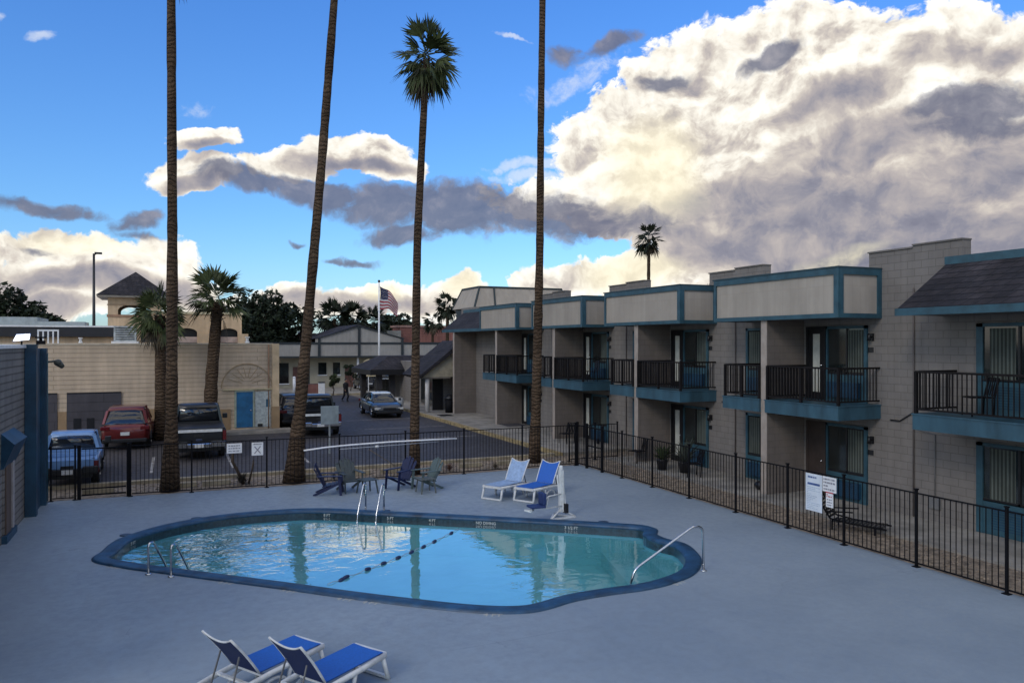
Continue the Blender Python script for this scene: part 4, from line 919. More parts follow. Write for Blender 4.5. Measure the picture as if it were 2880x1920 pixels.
o = tag(q.build('flag', FLm), 'stars and stripes flag drooping from the white pole', 'flag'); o.location = (17.7,70.3,0)
sp = thing('road_sign', 'back of a square grey sign on a post in the car park behind the fence', 'sign', (5.9,31.6,-.04))
MB().box(-.03,.03,-.03,.03,0,1.9).build('post', mat('galv_post', (.26,.29,.30), .5, .2, 6), sp)
MB().box(-.36,.36,-.045,-.032,1.20,1.95).build('panel', mat('sign_back', (.24,.29,.31), .45, .15, 3), sp, bevel=.01)
cn_ = thing('trash_can', 'black trash can on the pavement at the motel corner', 'trash can', (15.95,45.5,.10))
MB().tube([(0,0,0),(0,0,.85)], [.26,.30], 14).build('bin_body', M_black, cn_); MB().tube([(0,0,.86),(0,0,.95),(0,0,1.15)], [.33,.30,.10], 14).build('lid', M_dark, cn_)
tag(MB().box(14.7,15.5,43.4,44.2,.101,.125).build('door_mat', M_dark), 'dark rubber mat on the pavement by the last motel column', 'mat')
tag(MB().box(16.1,17.2,36.6,38.4,.101,.125).build('door_mat', mat('brown_mat', (.05,.045,.05), .9)), 'long dark mat outside a ground floor room', 'mat')
# signs on fences
def line_rows(mb, x0, x1, z0, z1, n, y, rng, h=.35):
    for i in range(n):
        z = z1-(z1-z0)*(i+.5)/n; t_ = (z1-z0)/n*h; x = x0
        while x < x1-.01:
            w_ = rng.uniform(.02,.07); mb.box(x, min(x+w_, x1), y-.0015, y, z-t_/2, z+t_/2); x += w_+rng.uniform(.008,.02)
            if rng.random() < .06: break
rng = random.Random(4)
M_ink = mat('ink_blue', (.05,.10,.26), .6); M_inkp = mat('ink_pale', (.34,.44,.55), .6); M_inkg = mat('ink_grey', (.22,.22,.26), .6); M_inkr = mat('ink_red', (.45,.06,.08), .6)
M_sheet = mat('sign_face', (.62,.68,.74), .45, .06, 3)
s1 = thing('pool_rules_sign', 'large pale rules board hanging on the fence facing the pool', 'sign', (13.60,13.34,0), rad(-90))
# local x runs along the fence (towards -Y world), local -y faces the pool
MB().box(-.23,.26,-.025,-.012,.60,1.46).build('board', M_sheet, s1, bevel=.004)
q = MB(); q.box(-.17,.20,-.0275,-.0255,1.20,1.25); line_rows(q, -.16,.10,1.34,1.42,1,-.0258,rng,.5); q.build('heading', M_ink, s1)
q = MB(); line_rows(q, -.19,.21,.64,1.17,13,-.0258,rng,.30); q.build('small_print', M_inkp, s1)
# local frame above is seen from the -X side of the fence
s2 = thing('warning_sign', 'smaller two part white warning sign with red heading beside the rules board', 'sign', (13.60,12.86,0), rad(-90))
q = MB().box(-.20,.19,-.025,-.012,1.12,1.46); q.box(-.10,.10,-.025,-.012,.78,1.12); q.build('board', M_wht, s2)
q = MB(); line_rows(q, -.17,.16,1.14,1.44,4,-.0258,rng,.5); line_rows(q, -.07,.07,.80,.98,3,-.0258,rng,.4); q.build('small_print', M_inkg, s2)
q = MB(); q.box(-.11,.11,-.0275,-.0255,1.095,1.125); line_rows(q, -.08,.08,1.0,1.08,2,-.0258,rng,.6); q.build('heading', M_inkr, s2)
s3 = thing('fence_sign', 'white rectangular notice on the far fence above the dry plant', 'sign', (1.75,24.80,0))
MB().box(-.22,.22,-.03,-.015,1.12,1.42).build('board', M_wht, s3, bevel=.01); q = MB(); line_rows(q, -.17,.17,1.15,1.39,3,-.0308,rng,.4); q.build('small_print', M_inkg, s3)
s4 = thing('fence_sign', 'white square notice with a dark crossed figure on the far fence', 'sign', (2.42,24.77,0))
MB().box(-.17,.17,-.03,-.015,1.02,1.42).build('board', M_wht, s4, bevel=.01)
q = MB(); q.bar((-.09,-.0315,1.08),(.09,-.0315,1.30),.03,.002,(0,1,0)); q.bar((.09,-.0335,1.08),(-.09,-.0335,1.30),.03,.002,(0,1,0)); line_rows(q,-.12,.12,1.34,1.40,1,-.0308,rng,.6); q.build('symbol', M_inkg, s4)
q = MB().tube([(3.80,24.66,1.10),(4.5,24.64,1.165),(5.2,24.62,1.20),(6.5,24.58,1.235),(7.8,24.54,1.24),(8.85,24.50,1.24)], .026, 8)
o = tag(q.build('pool_pole', mat('pole_white', (.80,.81,.83), .25, .04, 4)), 'long white pool pole resting along the top of the far fence', 'pole')
o2 = thing('skimmer_net', 'thin pale tube with a small joint hung below the long pool pole', 'pole', (5.0,24.5,0))
MB().tube([(-.1,0,1.10),(3.2,-.02,1.17)], .012, 6).build('shaft', mat('thin_pole', (.35,.38,.42), .4), o2); MB().ball((1.1,-.01,1.12), .045, 8, (1.6,1,1)).build('joint', M_white, o2)

# ================================================================ pool fittings
def rail_thing(name, label, pts, r=.022, feet=(), loc=None):
    loc = loc or pts[0][0]; t = thing(name, label, 'handrail', (loc[0], loc[1], 0))
    for p in pts: 
        # round the bends
        q = [Vector(x) for x in p]; out = [q[0]]
        for i in range(1, len(q)-1):
            a, b, c_ = q[i-1], q[i], q[i+1]; r_ = min(.14, (b-a).length*.45, (c_-b).length*.45)
            s_, e_ = b-(b-a).normalized()*r_, b+(c_-b).normalized()*r_
            for k in range(6):
                u = k/5; out.append(s_*(1-u)**2 + b*2*u*(1-u) + e_*u*u)
        out.append(q[-1]); MB().tube(out, r, 10).build('rail', M_steel, t, True)
    for f in feet: MB().tube([(f[0],f[1],0.0),(f[0],f[1],.02),(f[0],f[1],.03)], [.06,.06,.03], 12).build('foot_flange', M_steel, t, True)
    return t
rail_thing('pool_handrail', 'long sloping steel handrail at the shallow end of the pool', [[(9.58,12.23,-.02),(9.55,12.22,.86),(9.32,12.2,.92),(8.02,12.30,.20),(7.86,12.32,-.35)]], .024, [(9.58,12.23)])
def ladder(label, foot, inward, sep, H, steps=True):
    f = Vector((*foot, 0)); iw = Vector((*inward, 0)).normalized(); sd_ = Vector((*sep, 0))
    pts = []
    for k in (0, 1):
        b = f+sd_*k; pts.append([b, b+Vector((0,0,H)), b+Vector((0,0,H))+iw*.14, b+iw*.55+Vector((0,0,-.05)), b+iw*.55+Vector((0,0,-1.0))])
    t = rail_thing('pool_ladder', label, [[tuple(p) for p in q] for q in pts], .024, [tuple(p[0]) for p in pts])
    if steps:
        for z_ in (-.30,-.55,-.80):
            a = f+iw*.55; MB().bar(a+Vector((0,0,z_)), a+sd_+Vector((0,0,z_)), .08, .03).build('tread', M_white, t, True)
    return t
ladder('steel pool ladder with two rails on the far side of the pool', (4.75,20.30), (-.60,-.80), (.42,-.30), .74)
ladder('steel pool ladder with low arched rails at the near corner of the pool', (-.41,16.42), (.62,.78), (.40,-.34), .60)
# lane rope with floats
rp = thing('lane_rope', 'rope with dark blue floats across the pool', 'rope', (4.2,15.8,-.12))
a, b = Vector((2.72,14.78,-.10)), Vector((6.55,17.9,-.10)); pts = []
for i in range(41):
    u = i/40; p = a.lerp(b, u); p += Vector((-.6,.5,0))*math.sin(u*math.pi)*-.18*1.0; p.z = -.115+.012*math.sin(i*1.7); pts.append(p)
MB().tube(pts, .008, 5).build('rope', mat('rope_pale', (.30,.40,.50), .6), rp, True)
for u in (.075,.115,.225,.335,.44,.545,.64,.745,.90):
    p = pts[int(u*40)]; d = (pts[int(u*40)+1]-p).normalized()
    MB().tube([p-d*.085, p-d*.06, p, p+d*.06, p+d*.085], [.015,.034,.040,.034,.015], 10).build('float', mat('float_blue', (.010,.025,.09), .4), rp, True)
# depth numbers on the tile band and white no-diving style dashes on the near coping
def text_obj(txt, size, loc, normal, m, name='depth_marker', label='', up=(0,0,1), z_off=0, parent=None):
    cu = bpy.data.curves.new('t', 'FONT'); cu.body = txt; cu.size = size; cu.align_x = 'CENTER'; cu.align_y = 'CENTER'; cu.extrude = .002; cu.offset = size*.02
    ob = bpy.data.objects.new('t', cu); S.collection.objects.link(ob); dg = bpy.context.evaluated_depsgraph_get(); dg.update()
    me = bpy.data.meshes.new_from_object(ob.evaluated_get(dg)); bpy.data.objects.remove(ob); bpy.data.curves.remove(cu)
    o = bpy.data.objects.new(name, me); me.materials.clear(); me.materials.append(m); S.collection.objects.link(o)
    n_ = Vector(normal).normalized(); u_ = Vector(up); x_ = u_.cross(n_).normalized(); y_ = n_.cross(x_)
    o.matrix_world = Matrix.Translation(Vector(loc)) @ Matrix((x_, y_, n_)).transposed().to_4x4()
    if label: tag(o, label, 'pool marking', 'white markings around the pool')
    return o
M_mark = mat('marker_white', (.42,.44,.43), .6)
def at_inner(x, y):
    i = min(range(len(inner)), key=lambda k: (inner[k]-Vector((x, y))).length); t_ = (inner[(i+1) % n]-inner[i-1]).normalized(); return inner[i], Vector((-t_.y, t_.x)), i
n = len(inner)
for x, y, tx, lb_ in ((-.9,19.6,'7 FT','on the tile at the deep corner'),(3.9,20.6,'8 FT','just left of the far ladder on the tile'),(5.3,19.6,'5 FT','just right of the far ladder on the tile'),(6.3,18.9,'4 FT','midway along the far tile band'),(7.3,18.2,'NO DIVING','below the white loungers on the tile'),(9.1,16.8,'3 1/2 FT','on the tile past the pool lift')):
    p, nn, i = at_inner(x, y); text_obj(tx, .10, (p.x+nn.x*.006, p.y+nn.y*.006, -.085), (nn.x, nn.y, 0), M_mark, label='white depth letters '+lb_)
for k, (x, y) in enumerate(((-.95,17.3),(.9,15.4),(2.0,14.3),(2.75,13.6),(3.3,13.1),(4.9,11.75),(8.6,11.9))):
    p, nn, i = at_inner(x, y); q_ = outer[i] - nn*.10
    tt = (outer[(i+1) % n]-outer[i-1]).normalized()
    lbls = ('by the deep corner','near the low arched ladder','before the rope end','at the rope end','a little right of the rope end','at the nearest bulge of the pool','beside the shallow end handrail')
    text_obj(('7 FT','6 FT','5 FT','4 FT','4 FT','4 FT','3 FT')[k], .17, (q_.x, q_.y, .003), (0,0,1), M_mark, label='worn white deck numbers '+lbls[k], up=(nn.x, nn.y, 0))
for k, (x, y) in enumerate(((-1.0,20.0),(.6,21.2),(5.4,20.05),(9.95,16.6))):
    p, nn, i = at_inner(x, y); q_ = outer[i]-nn*.16
    tag(MB().cyl((q_.x,q_.y),.13,0,.014,18).build('deck_cover', mat('lid_blue', (.04,.08,.14), .5)), 'round skimmer cover in the deck '+('at the deep corner','along the far edge near the corner','behind the far ladder','by the shallow end')[k], 'deck cover', 'skimmer covers')

# pool lift: white mast with folded seat frame
pl = thing('pool_lift', 'white pool access lift with folded seat frame at the pool edge', 'pool lift', (9.15,17.45,0))
q = MB(); 
for a_ in ((-.35,-.15),(.35,-.10),(-.05,.30)): q.tube([(0,0,.22),(a_[0],a_[1],.03)], .022, 8)
q.bar((-.36,-.16,.02),(.36,-.11,.02),.06,.03); q.bar((.36,-.11,.02),(-.05,.32,.02),.06,.03); q.bar((-.05,.32,.02),(-.36,-.16,.02),.06,.03)
q.build('base', M_white, pl)
q = MB().box(-.055,.055,-.055,.055,.15,1.22); q.tube([(0,0,1.22),(0,0,1.34)], [.06,.045], 10); q.bar((.12,0,.25),(.03,0,1.10),.05,.05); q.tube([(-.02,.03,.3),(-.10,.02,1.1)],.02,8)
q.build('mast', M_white, pl, bevel=.01)
q = MB().tube([(-.02,-.04,.62),(-.42,-.12,.60),(-.60,-.16,.48)], .020, 8); q.tube([(-.02,-.06,.32),(-.50,-.13,.30),(-.42,-.12,.60)], .020, 8)
q.build('seat_frame', M_white, pl)
q = MB().box(-.98,-.58,-.32,.02,.36,.42); q.box(-.66,-.56,-.30,.0,.42,.72); q.build('seat', mat('lift_seat_blue', (.012,.030,.12), .5), pl, bevel=.02)
MB().tube([(-1.08,-.1,.30),(-.98,-.25,.28),(-.86,-.15,.30),(-.98,-.02,.28),(-1.08,-.1,.30)], .022, 8).build('footrest', M_white, pl)
MB().box(.07,.17,-.10,.08,.12,.36).build('battery_box', M_dark, pl, bevel=.01)

# ================================================================ loungers and chairs
M_sling = mat('sling_blue', (.008,.105,.46), .6, .08, 30, .2, 120)
M_slingb = mat('sling_shaded_back', (.006,.018,.085), .7, .1, 30)  # darker navy puts the shade of the back side into the fabric colour
M_slingd = mat('sling_faded', (.26,.38,.58), .65, .12, 10, .2, 120)
def lounger(label, loc, rz, sling, back=58, group=None):
    """origin under the hinge; +x towards the foot"""
    t = thing('sun_lounger', label, 'sun lounger', loc, rz, group)
    Wd = .31; L1, L0 = 1.12, -.66; zt = .33
    # side rails curved down to the head loop
    q = MB()
    def rail(s):
        return [(L1, s*Wd, zt+.03),(.7, s*(Wd+.01), zt),(.15, s*(Wd+.02), zt-.02),(-.25, s*(Wd+.02), zt-.06),(L0+.10, s*(Wd-.01), zt-.09),(L0, s*(Wd-.12), zt-.10)]
    pts = rail(1) + [tuple(p) for p in rail(-1)[::-1]]; q.tube(pts, .040, 8); q.bar((L1,-Wd,zt+.03),(L1,Wd,zt+.03),.07,.06)
    for x in (.1,-.2): q.bar((x,-Wd,zt-.04),(x,Wd,zt-.04),.05,.03)
    q.build('frame', M_white, t)
    for s in (-1, 1):
        lg = MB().tube([(L1-.05,s*Wd,zt),(L1-.0,s*(Wd+.01),.16),(L1+.05,s*(Wd+.02),.0)], [.036,.032,.030], 8); lg.build('leg', M_white, t)
        lg = MB().tube([(.52,s*(Wd+.01),zt-.02),(.44,s*(Wd+.02),.0)], [.034,.026], 8)
        arc = [(.22+.26*math.cos(a_), s*(Wd+.015), .02+.20*math.sin(a_)) for a_ in [math.pi*i/10 for i in range(11)]]
        lg.tube(arc, .026, 8); lg.build('leg', M_white, t)
        lg = MB().tube([(-.35,s*Wd,zt-.07),(-.42,s*(Wd+.01),.0)], [.03,.024], 8); lg.build('leg', M_white, t)
    MB().bar((L1+.045,-Wd-.03,.03),(L1+.045,Wd+.03,.03),.05,.04).build('stretcher', M_white, t)
    N = 10
    q = MB(); rows = []
    for i in range(N+1):
        u = i/N; x = .02+u*(L1-.04); rows.append([(x, y*(Wd-.015), zt+.045+.03*u-.012*(1-(y)**2)) for y in [k/4-1 for k in range(9)]])
    q.loft(rows, closed=False); rows2 = [[(x, y, z-.012) for x, y, z in r_] for r_ in rows]; q.loft(rows2, closed=False)
    q.build('seat_sling', sling, t)
    b = rad(back); bx, bz = -math.cos(b), math.sin(b); LB = .74
    rows = []
    for i in range(N+1):
        u = i/N*LB; rows.append([(bx*u + .02*math.sin(i*.3) - bz*(-.045)*(1-y*y)*(i/N), y*(Wd-.02+.015*i/N), zt+.04+bz*u + bx*.06*(1-y*y)*(i/N)*0 - .085*(1-y*y)*(i/N)**2) for y in [k/5-1 for k in range(11)]])
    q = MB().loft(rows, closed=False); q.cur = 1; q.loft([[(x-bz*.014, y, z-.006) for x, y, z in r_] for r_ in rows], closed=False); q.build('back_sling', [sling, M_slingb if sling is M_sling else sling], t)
    q = MB().tube([(p[0], p[1], p[2]) for p in rows[-1]], .014, 6)
    for s in (0, -1): q.tube([r_[s] for r_ in rows[::2]], .017, 6)
    q.build('back_frame', M_white if sling is not M_slingd else M_white, t)
    for s in (-1, 1): MB().bar((bx*.40, s*.2, zt+bz*.40), (-.38, s*.22, zt-.10), .018, .018).build('prop', mat('prop_grey', (.14,.14,.14), .5), t)
    return t
LG = 'sun loungers around the pool'
a1 = math.atan2(.52, .82)
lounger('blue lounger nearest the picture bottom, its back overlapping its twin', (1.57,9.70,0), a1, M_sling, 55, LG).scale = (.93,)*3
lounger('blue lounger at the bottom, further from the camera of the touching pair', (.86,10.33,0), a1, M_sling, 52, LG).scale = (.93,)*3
a2 = math.atan2(-.62, -.60)
lounger('faded pale blue lounger with white frame at the far side of the pool', (9.33,20.85,0), rad(213), M_slingd, 56, LG)
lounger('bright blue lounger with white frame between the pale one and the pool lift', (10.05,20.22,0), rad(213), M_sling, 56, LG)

def garden_chair(label, loc, rz, m, group):
    """slatted garden armchair with a fanned round-topped back; +x is forwards"""
    t = thing('garden_chair', label, 'garden chair', loc, rz, group)
    q = MB()
    for i in range(5):
        x = .26-.115*i; z_ = .36-.028*i; q.box(x-.05,x+.05,-.25,.25,z_-.01,z_+.01)
    q.build('seat', m, t)
    q = MB(); tops = (.78,.86,.90,.86,.78)
    for i in range(5):
        y = (i-2)*.10; y2 = (i-2)*.125; h = tops[i]; a, b = (-.20,y,.27), (-.47,y2,h); q.bar(a, b, .108, .018, (1,0,.3)); q.ball((b[0],b[1],b[2]), .052, 8, (.3,1,1))
    q.bar((-.34,-.26,.52),(-.34,.26,.52),.06,.02); q.build('backrest', m, t)
    for s in (-1, 1):
        MB().bar((.30,s*.28,0),(.24,s*.28,.56),.075,.025,(0,1,0)).build('leg', m, t)
        MB().bar((-.50,s*.25,0),(.26,s*.25,.36),.07,.025,(0,1,0)).build('leg', m, t)
        MB().box(-.40,.34,s*.24,s*.36,.56,.585).build('armrest', m, t, bevel=.01)
    return t
M_nav = mat('resin_navy', (.006,.013,.060), .45, .1, 8); M_gry = mat('resin_grey', (.045,.062,.068), .5, .1, 8)
CG = 'garden armchairs by the far fence'
garden_chair('navy garden chair next to the thick palm base', (4.35,22.95,0), rad(-18), M_nav, CG)
garden_chair('dark grey garden chair with its back to the fence, beside the first navy one', (4.95,23.15,0), rad(-80), M_gry, CG)
garden_chair('navy garden chair further right with arms towards the pool', (6.42,23.0,0), rad(208), M_nav, CG)
garden_chair('grey green garden chair beside the far right palm base', (7.12,22.55,0), rad(195), mat('resin_greygreen', (.085,.125,.13), .5), CG)
def low_table(label, loc, rz, m):
    t = thing('side_table', label, 'table', loc, rz)
    q = MB()
    for i in range(5): q.box(-.24+i*.1,-.16+i*.1,-.24,.24,.40,.42)
    q.build('table_top', m, t)
    for x in (-.2,.2):
        for y in (-.2,.2): MB().bar((x*1.15,y*1.15,0),(x*.9,y*.9,.40),.045,.03).build('leg', m, t)
    return t
low_table('small dark side table in front of the grey garden chair', (5.35,22.65,0), .3, M_gry)
tb2 = low_table('small grey side table beside the greenish chair', (6.98,22.05,0), .1, mat('resin_table', (.10,.115,.11), .5))

# dry plants, stones and odd items in the planting strip
def dry_plant(name, label, loc, seed, h=1.0, n=36, m=None, lean=(0,0), cat='plant'):
    rng = random.Random(seed); t = thing(name, label, cat, loc)
    q = MB()
    for i in range(n):
        a_ = rng.uniform(0,6.28); e_ = rng.uniform(.15,1.3); L = h*rng.uniform(.4,1.0)
        d = Vector((math.cos(a_)*math.cos(e_)+lean[0], math.sin(a_)*math.cos(e_)+lean[1], math.sin(e_)))
        mid = d*L*.5 + Vector((0,0,L*.10)); tip = d*L + Vector((0,0,-L*.12)); w_ = .022*h; sd_ = d.cross(Vector((0,0,1))).normalized()*w_
        q.add([(0,0,0), mid-sd_, tip, mid+sd_], [(0,1,2,3)])
    q.build('leaves', m or M_leafd, t); return t
pp = dry_plant('dry_bush', 'dark dry bush with a bent bare stem behind the far fence', (2.05,25.75,0), 3, .55, 130, mat('dry_dark', (.035,.030,.020), .9))
MB().tube([(-.25,-.05,1.25),(-.30,-.05,.75),(-.10,0,.35),(.05,0,0)], [.035,.045,.05,.06], 8).build('stem', M_bark, pp)
MB().tube([(.35,0,.75),(.30,0,.40),(.20,0,0)], [.02,.03,.04], 6).build('stem', M_bark, pp)
dry_plant('dry_bush', 'low reddish dry bush by the fence near the right palm', (8.9,25.4,0), 5, .42, 90, mat('dry_red', (.10,.045,.03), .9))
dry_plant('dry_bush', 'small dry tuft behind the blue loungers', (10.6,25.3,0), 6, .38, 70, mat('dry_tan', (.12,.09,.05), .9))
dry_plant('dry_bush', 'small dark weed under the long pool pole', (4.9,25.5,0), 7, .35, 60)
rng = random.Random(77); q = MB()
for i in range(420):
    x, y = rng.uniform(-2.8,13.6), rng.uniform(25.3,27.0); s_ = rng.uniform(.02,.07); q.ball((x,y,-.01), s_, 5, (1,.8,.6))
for i in range(1500):
    x, y = rng.uniform(13.9,15.3), rng.uniform(5,24.4); s_ = rng.uniform(.012,.04); q.ball((x,y,-.012), s_, 5, (1,.8,.6))
o = q.build('gravel_stones', mat('stones', (.30,.24,.18), .9, .4, 2)); o['kind'] = 'stuff'
kb = MB()
bl = [(x, 25.95) for x in (-2.0,.3,1.3,4.3,5.8,7.0,9.9,11.4)]
for i, (x, y) in enumerate(bl):
    o = tag(MB().box(-.42,.42,-.09,.09,-.01,.14).build('kerb_stone', M_curb, bevel=.015), 'pale concrete kerb block '+('by the small gate','right of the tallest trunk','under the notices','behind the navy chair','behind the grey chair','before the right palm','right of the red bush','behind the blue lounger')[i], 'kerb block', 'kerb blocks behind the far fence'); o.location = (x, y, 0)
tag(MB().bar((6.0,25.2,.95),(6.95,25.3,.30),.05,.03).build('wooden_lath', mat('old_wood', (.20,.17,.14), .8)), 'thin wooden lath leaning behind the far fence between the navy and grey chairs', 'lath')

# black patio furniture and plants by the rooms
def rocker(label, loc, rz):
    t = thing('patio_lounger', label, 'patio chair', loc, rz)
    q = MB()
    for s in (-1, 1): q.tube([(-.62,s*.26,.75),(-.30,s*.26,.26),(.1,s*.26,.20),(.95,s*.26,.16)], .022, 6)
    q.tube([(-.62,-.26,.75),(-.62,.26,.75)], .022, 6); q.build('frame', M_black, t)
    q = MB()
    for i in range(14): x = -.28+i*.085; q.box(x,x+.055,-.25,.25,.185,.205)
    for i in range(6): u = i/6; q.box(-.32-.28*u,-.30-.28*u,-.25,.25,.28+.42*u,.33+.42*u)
    q.build('straps', M_dark, t)
    for s in (-1, 1):
        MB().bar((-.25,s*.26,.24),(-.25,s*.28,0),.03).build('leg', M_black, t); MB().bar((.7,s*.26,.17),(.7,s*.28,0),.03).build('leg', M_black, t)
        MB().bar((-.38,s*.28,.42),(.22,s*.28,.47),.03).build('armrest', M_black, t)
    return t
rocker('black patio lounge chair on the gravel behind the rules board', (14.9,13.6,0), rad(-62))
def potted(label, loc, h, seed, m=None):
    t = thing('potted_plant', label, 'potted plant', loc)
    MB().tube([(0,0,0),(0,0,.34),(0,0,.36)], [.15,.21,.22], 14).build('pot', M_dark, t)
    MB().cyl((0,0), .19, .30, .33, 12).build('soil', mat('potting_soil', (.03,.02,.015), .95), t)
    rng = random.Random(seed); q = MB()
    for i in range(60):
        a_ = rng.uniform(0,6.28); e_ = rng.uniform(.4,1.4); L = h*rng.uniform(.5,1); d = Vector((math.cos(a_)*math.cos(e_), math.sin(a_)*math.cos(e_), math.sin(e_))); b_ = Vector((0,0,.33))
        sd_ = d.cross(Vector((.3,.2,1))).normalized()*.035; tip = b_+d*L-Vector((0,0,L*.15)); q.add([b_, b_+d*L*.55-sd_, tip, b_+d*L*.55+sd_], [(0,1,2,3)])
    q.build('leaves', m or M_leaf, t); return t
potted('bushy potted plant before the second ground floor room', (16.1,21.6,.035), 1.15, 4, mat('grey_green', (.05,.06,.045), .7))
potted('smaller potted plant left of the bushy one', (15.75,22.4,.035), .8, 5)
def patio_chair(label, loc, rz, m=M_black):
    t = thing('patio_chair', label, 'patio chair', loc, rz, 'black patio chairs by the rooms')
    q = MB(); q.tube([(-.22,-.23,0),(-.24,-.23,.42),(-.34,-.23,.86),(-.34,.23,.86),(-.24,.23,.42),(-.22,.23,0)], .018, 6); q.tube([(.24,-.23,0),(.24,-.23,.42),(.24,.23,.42),(.24,.23,0)], .018, 6)
    q.build('frame', m, t); MB().box(-.24,.24,-.22,.22,.41,.44).build('seat', m, t, bevel=.01)
    q = MB()
    for i in range(5): q.bar((-.245,-.18+i*.09,.46),(-.335,-.18+i*.09,.86),.04,.012)
    q.build('backrest', m, t)
    return t
patio_chair('black patio chair beside the bushy potted plant', (15.9,20.9,.035), rad(160))
patio_chair('black patio chair by the third ground floor door', (15.8,29.6,.10), rad(200))
patio_chair('black patio chair behind the pool gate', (15.9,24.2,.035), rad(190))
patio_chair('black chair on the third balcony, seen through its railing', (16.55,28.8,2.83), rad(170), mat('chair_ink', (.008,.010,.02), .6))
patio_chair('black chair on the long near balcony', (16.8,11.6,2.83), rad(150))
q = thing('black_bag', 'black sack on the patio beside the first motel column', 'bag', (16.4,18.1,.035))
MB().ball((0,0,.13), .24, 12, (1,1.2,.62)).build('sack', M_dark, q); MB().tube([(0,0,.24),(.02,0,.34)], [.05,.07], 8).build('knot', M_dark, q)
# ================================================================ vehicles
M_tint = mat('car_glass', (.010,.013,.018), .06, .1, 4, spec=.9)
M_plate = mat('number_plate', (.55,.56,.56), .5, .1, 30)
M_red = mat('tail_red', (.10,.006,.008), .25, .1, 20)
M_amber = mat('lamp_clear', (.60,.60,.58), .15, .1, 30)
def paint(name, col, metal=.3): return mat(name, col, .28, .08, 2.0, metal=metal, coat=.6)
def ring(x, w, z0, z1, e=4.5, n=20, wt=None):
    """superellipse section across the car at station x; wt narrows the top"""
    out = []
    for k in range(n):
        t = 2*math.pi*(k+.5)/n; c, s_ = math.cos(t), math.sin(t)
        y = math.copysign(abs(c)**(2/e), c); z = math.copysign(abs(s_)**(2/e), s_); hz = (z+1)/2
        out.append((x, y*(w if wt is None else w*(1-hz)+wt*hz), z0+(z1-z0)*hz))
    return out
def wheels(t, xs, w, r, m_rim, tw=.24):
    for x in xs:
        for s in (-1, 1):
            o = MB().tube([(x,s*(w-tw),r),(x,s*(w-.02),r),(x,s*w,r)], [r,r,r*.9], 22).build('wheel', M_tyre, t)
            q = MB().tube([(x,s*(w-.01),r),(x,s*(w+.012),r)], [r*.62,r*.55], 16)
            q.build('rim', m_rim, o)
            q = MB()
            for k in range(5):
                a = k*2*math.pi/5; q.bar((x,s*(w+.016),r),(x+r*.52*math.cos(a),s*(w+.016),r+r*.52*math.sin(a)),.05,.02,(0,1,0))
            q.build('spokes', m_rim, o)
            # dark wheel arch lip proud of the body side
            arc = [(x+(r+.06)*math.cos(a), s*(w+.004), r+(r+.06)*math.sin(a)) for a in [math.pi*i/12 for i in range(13)]]
            MB().tube(arc, .035, 6).build('wheel_arch', M_dark, t)
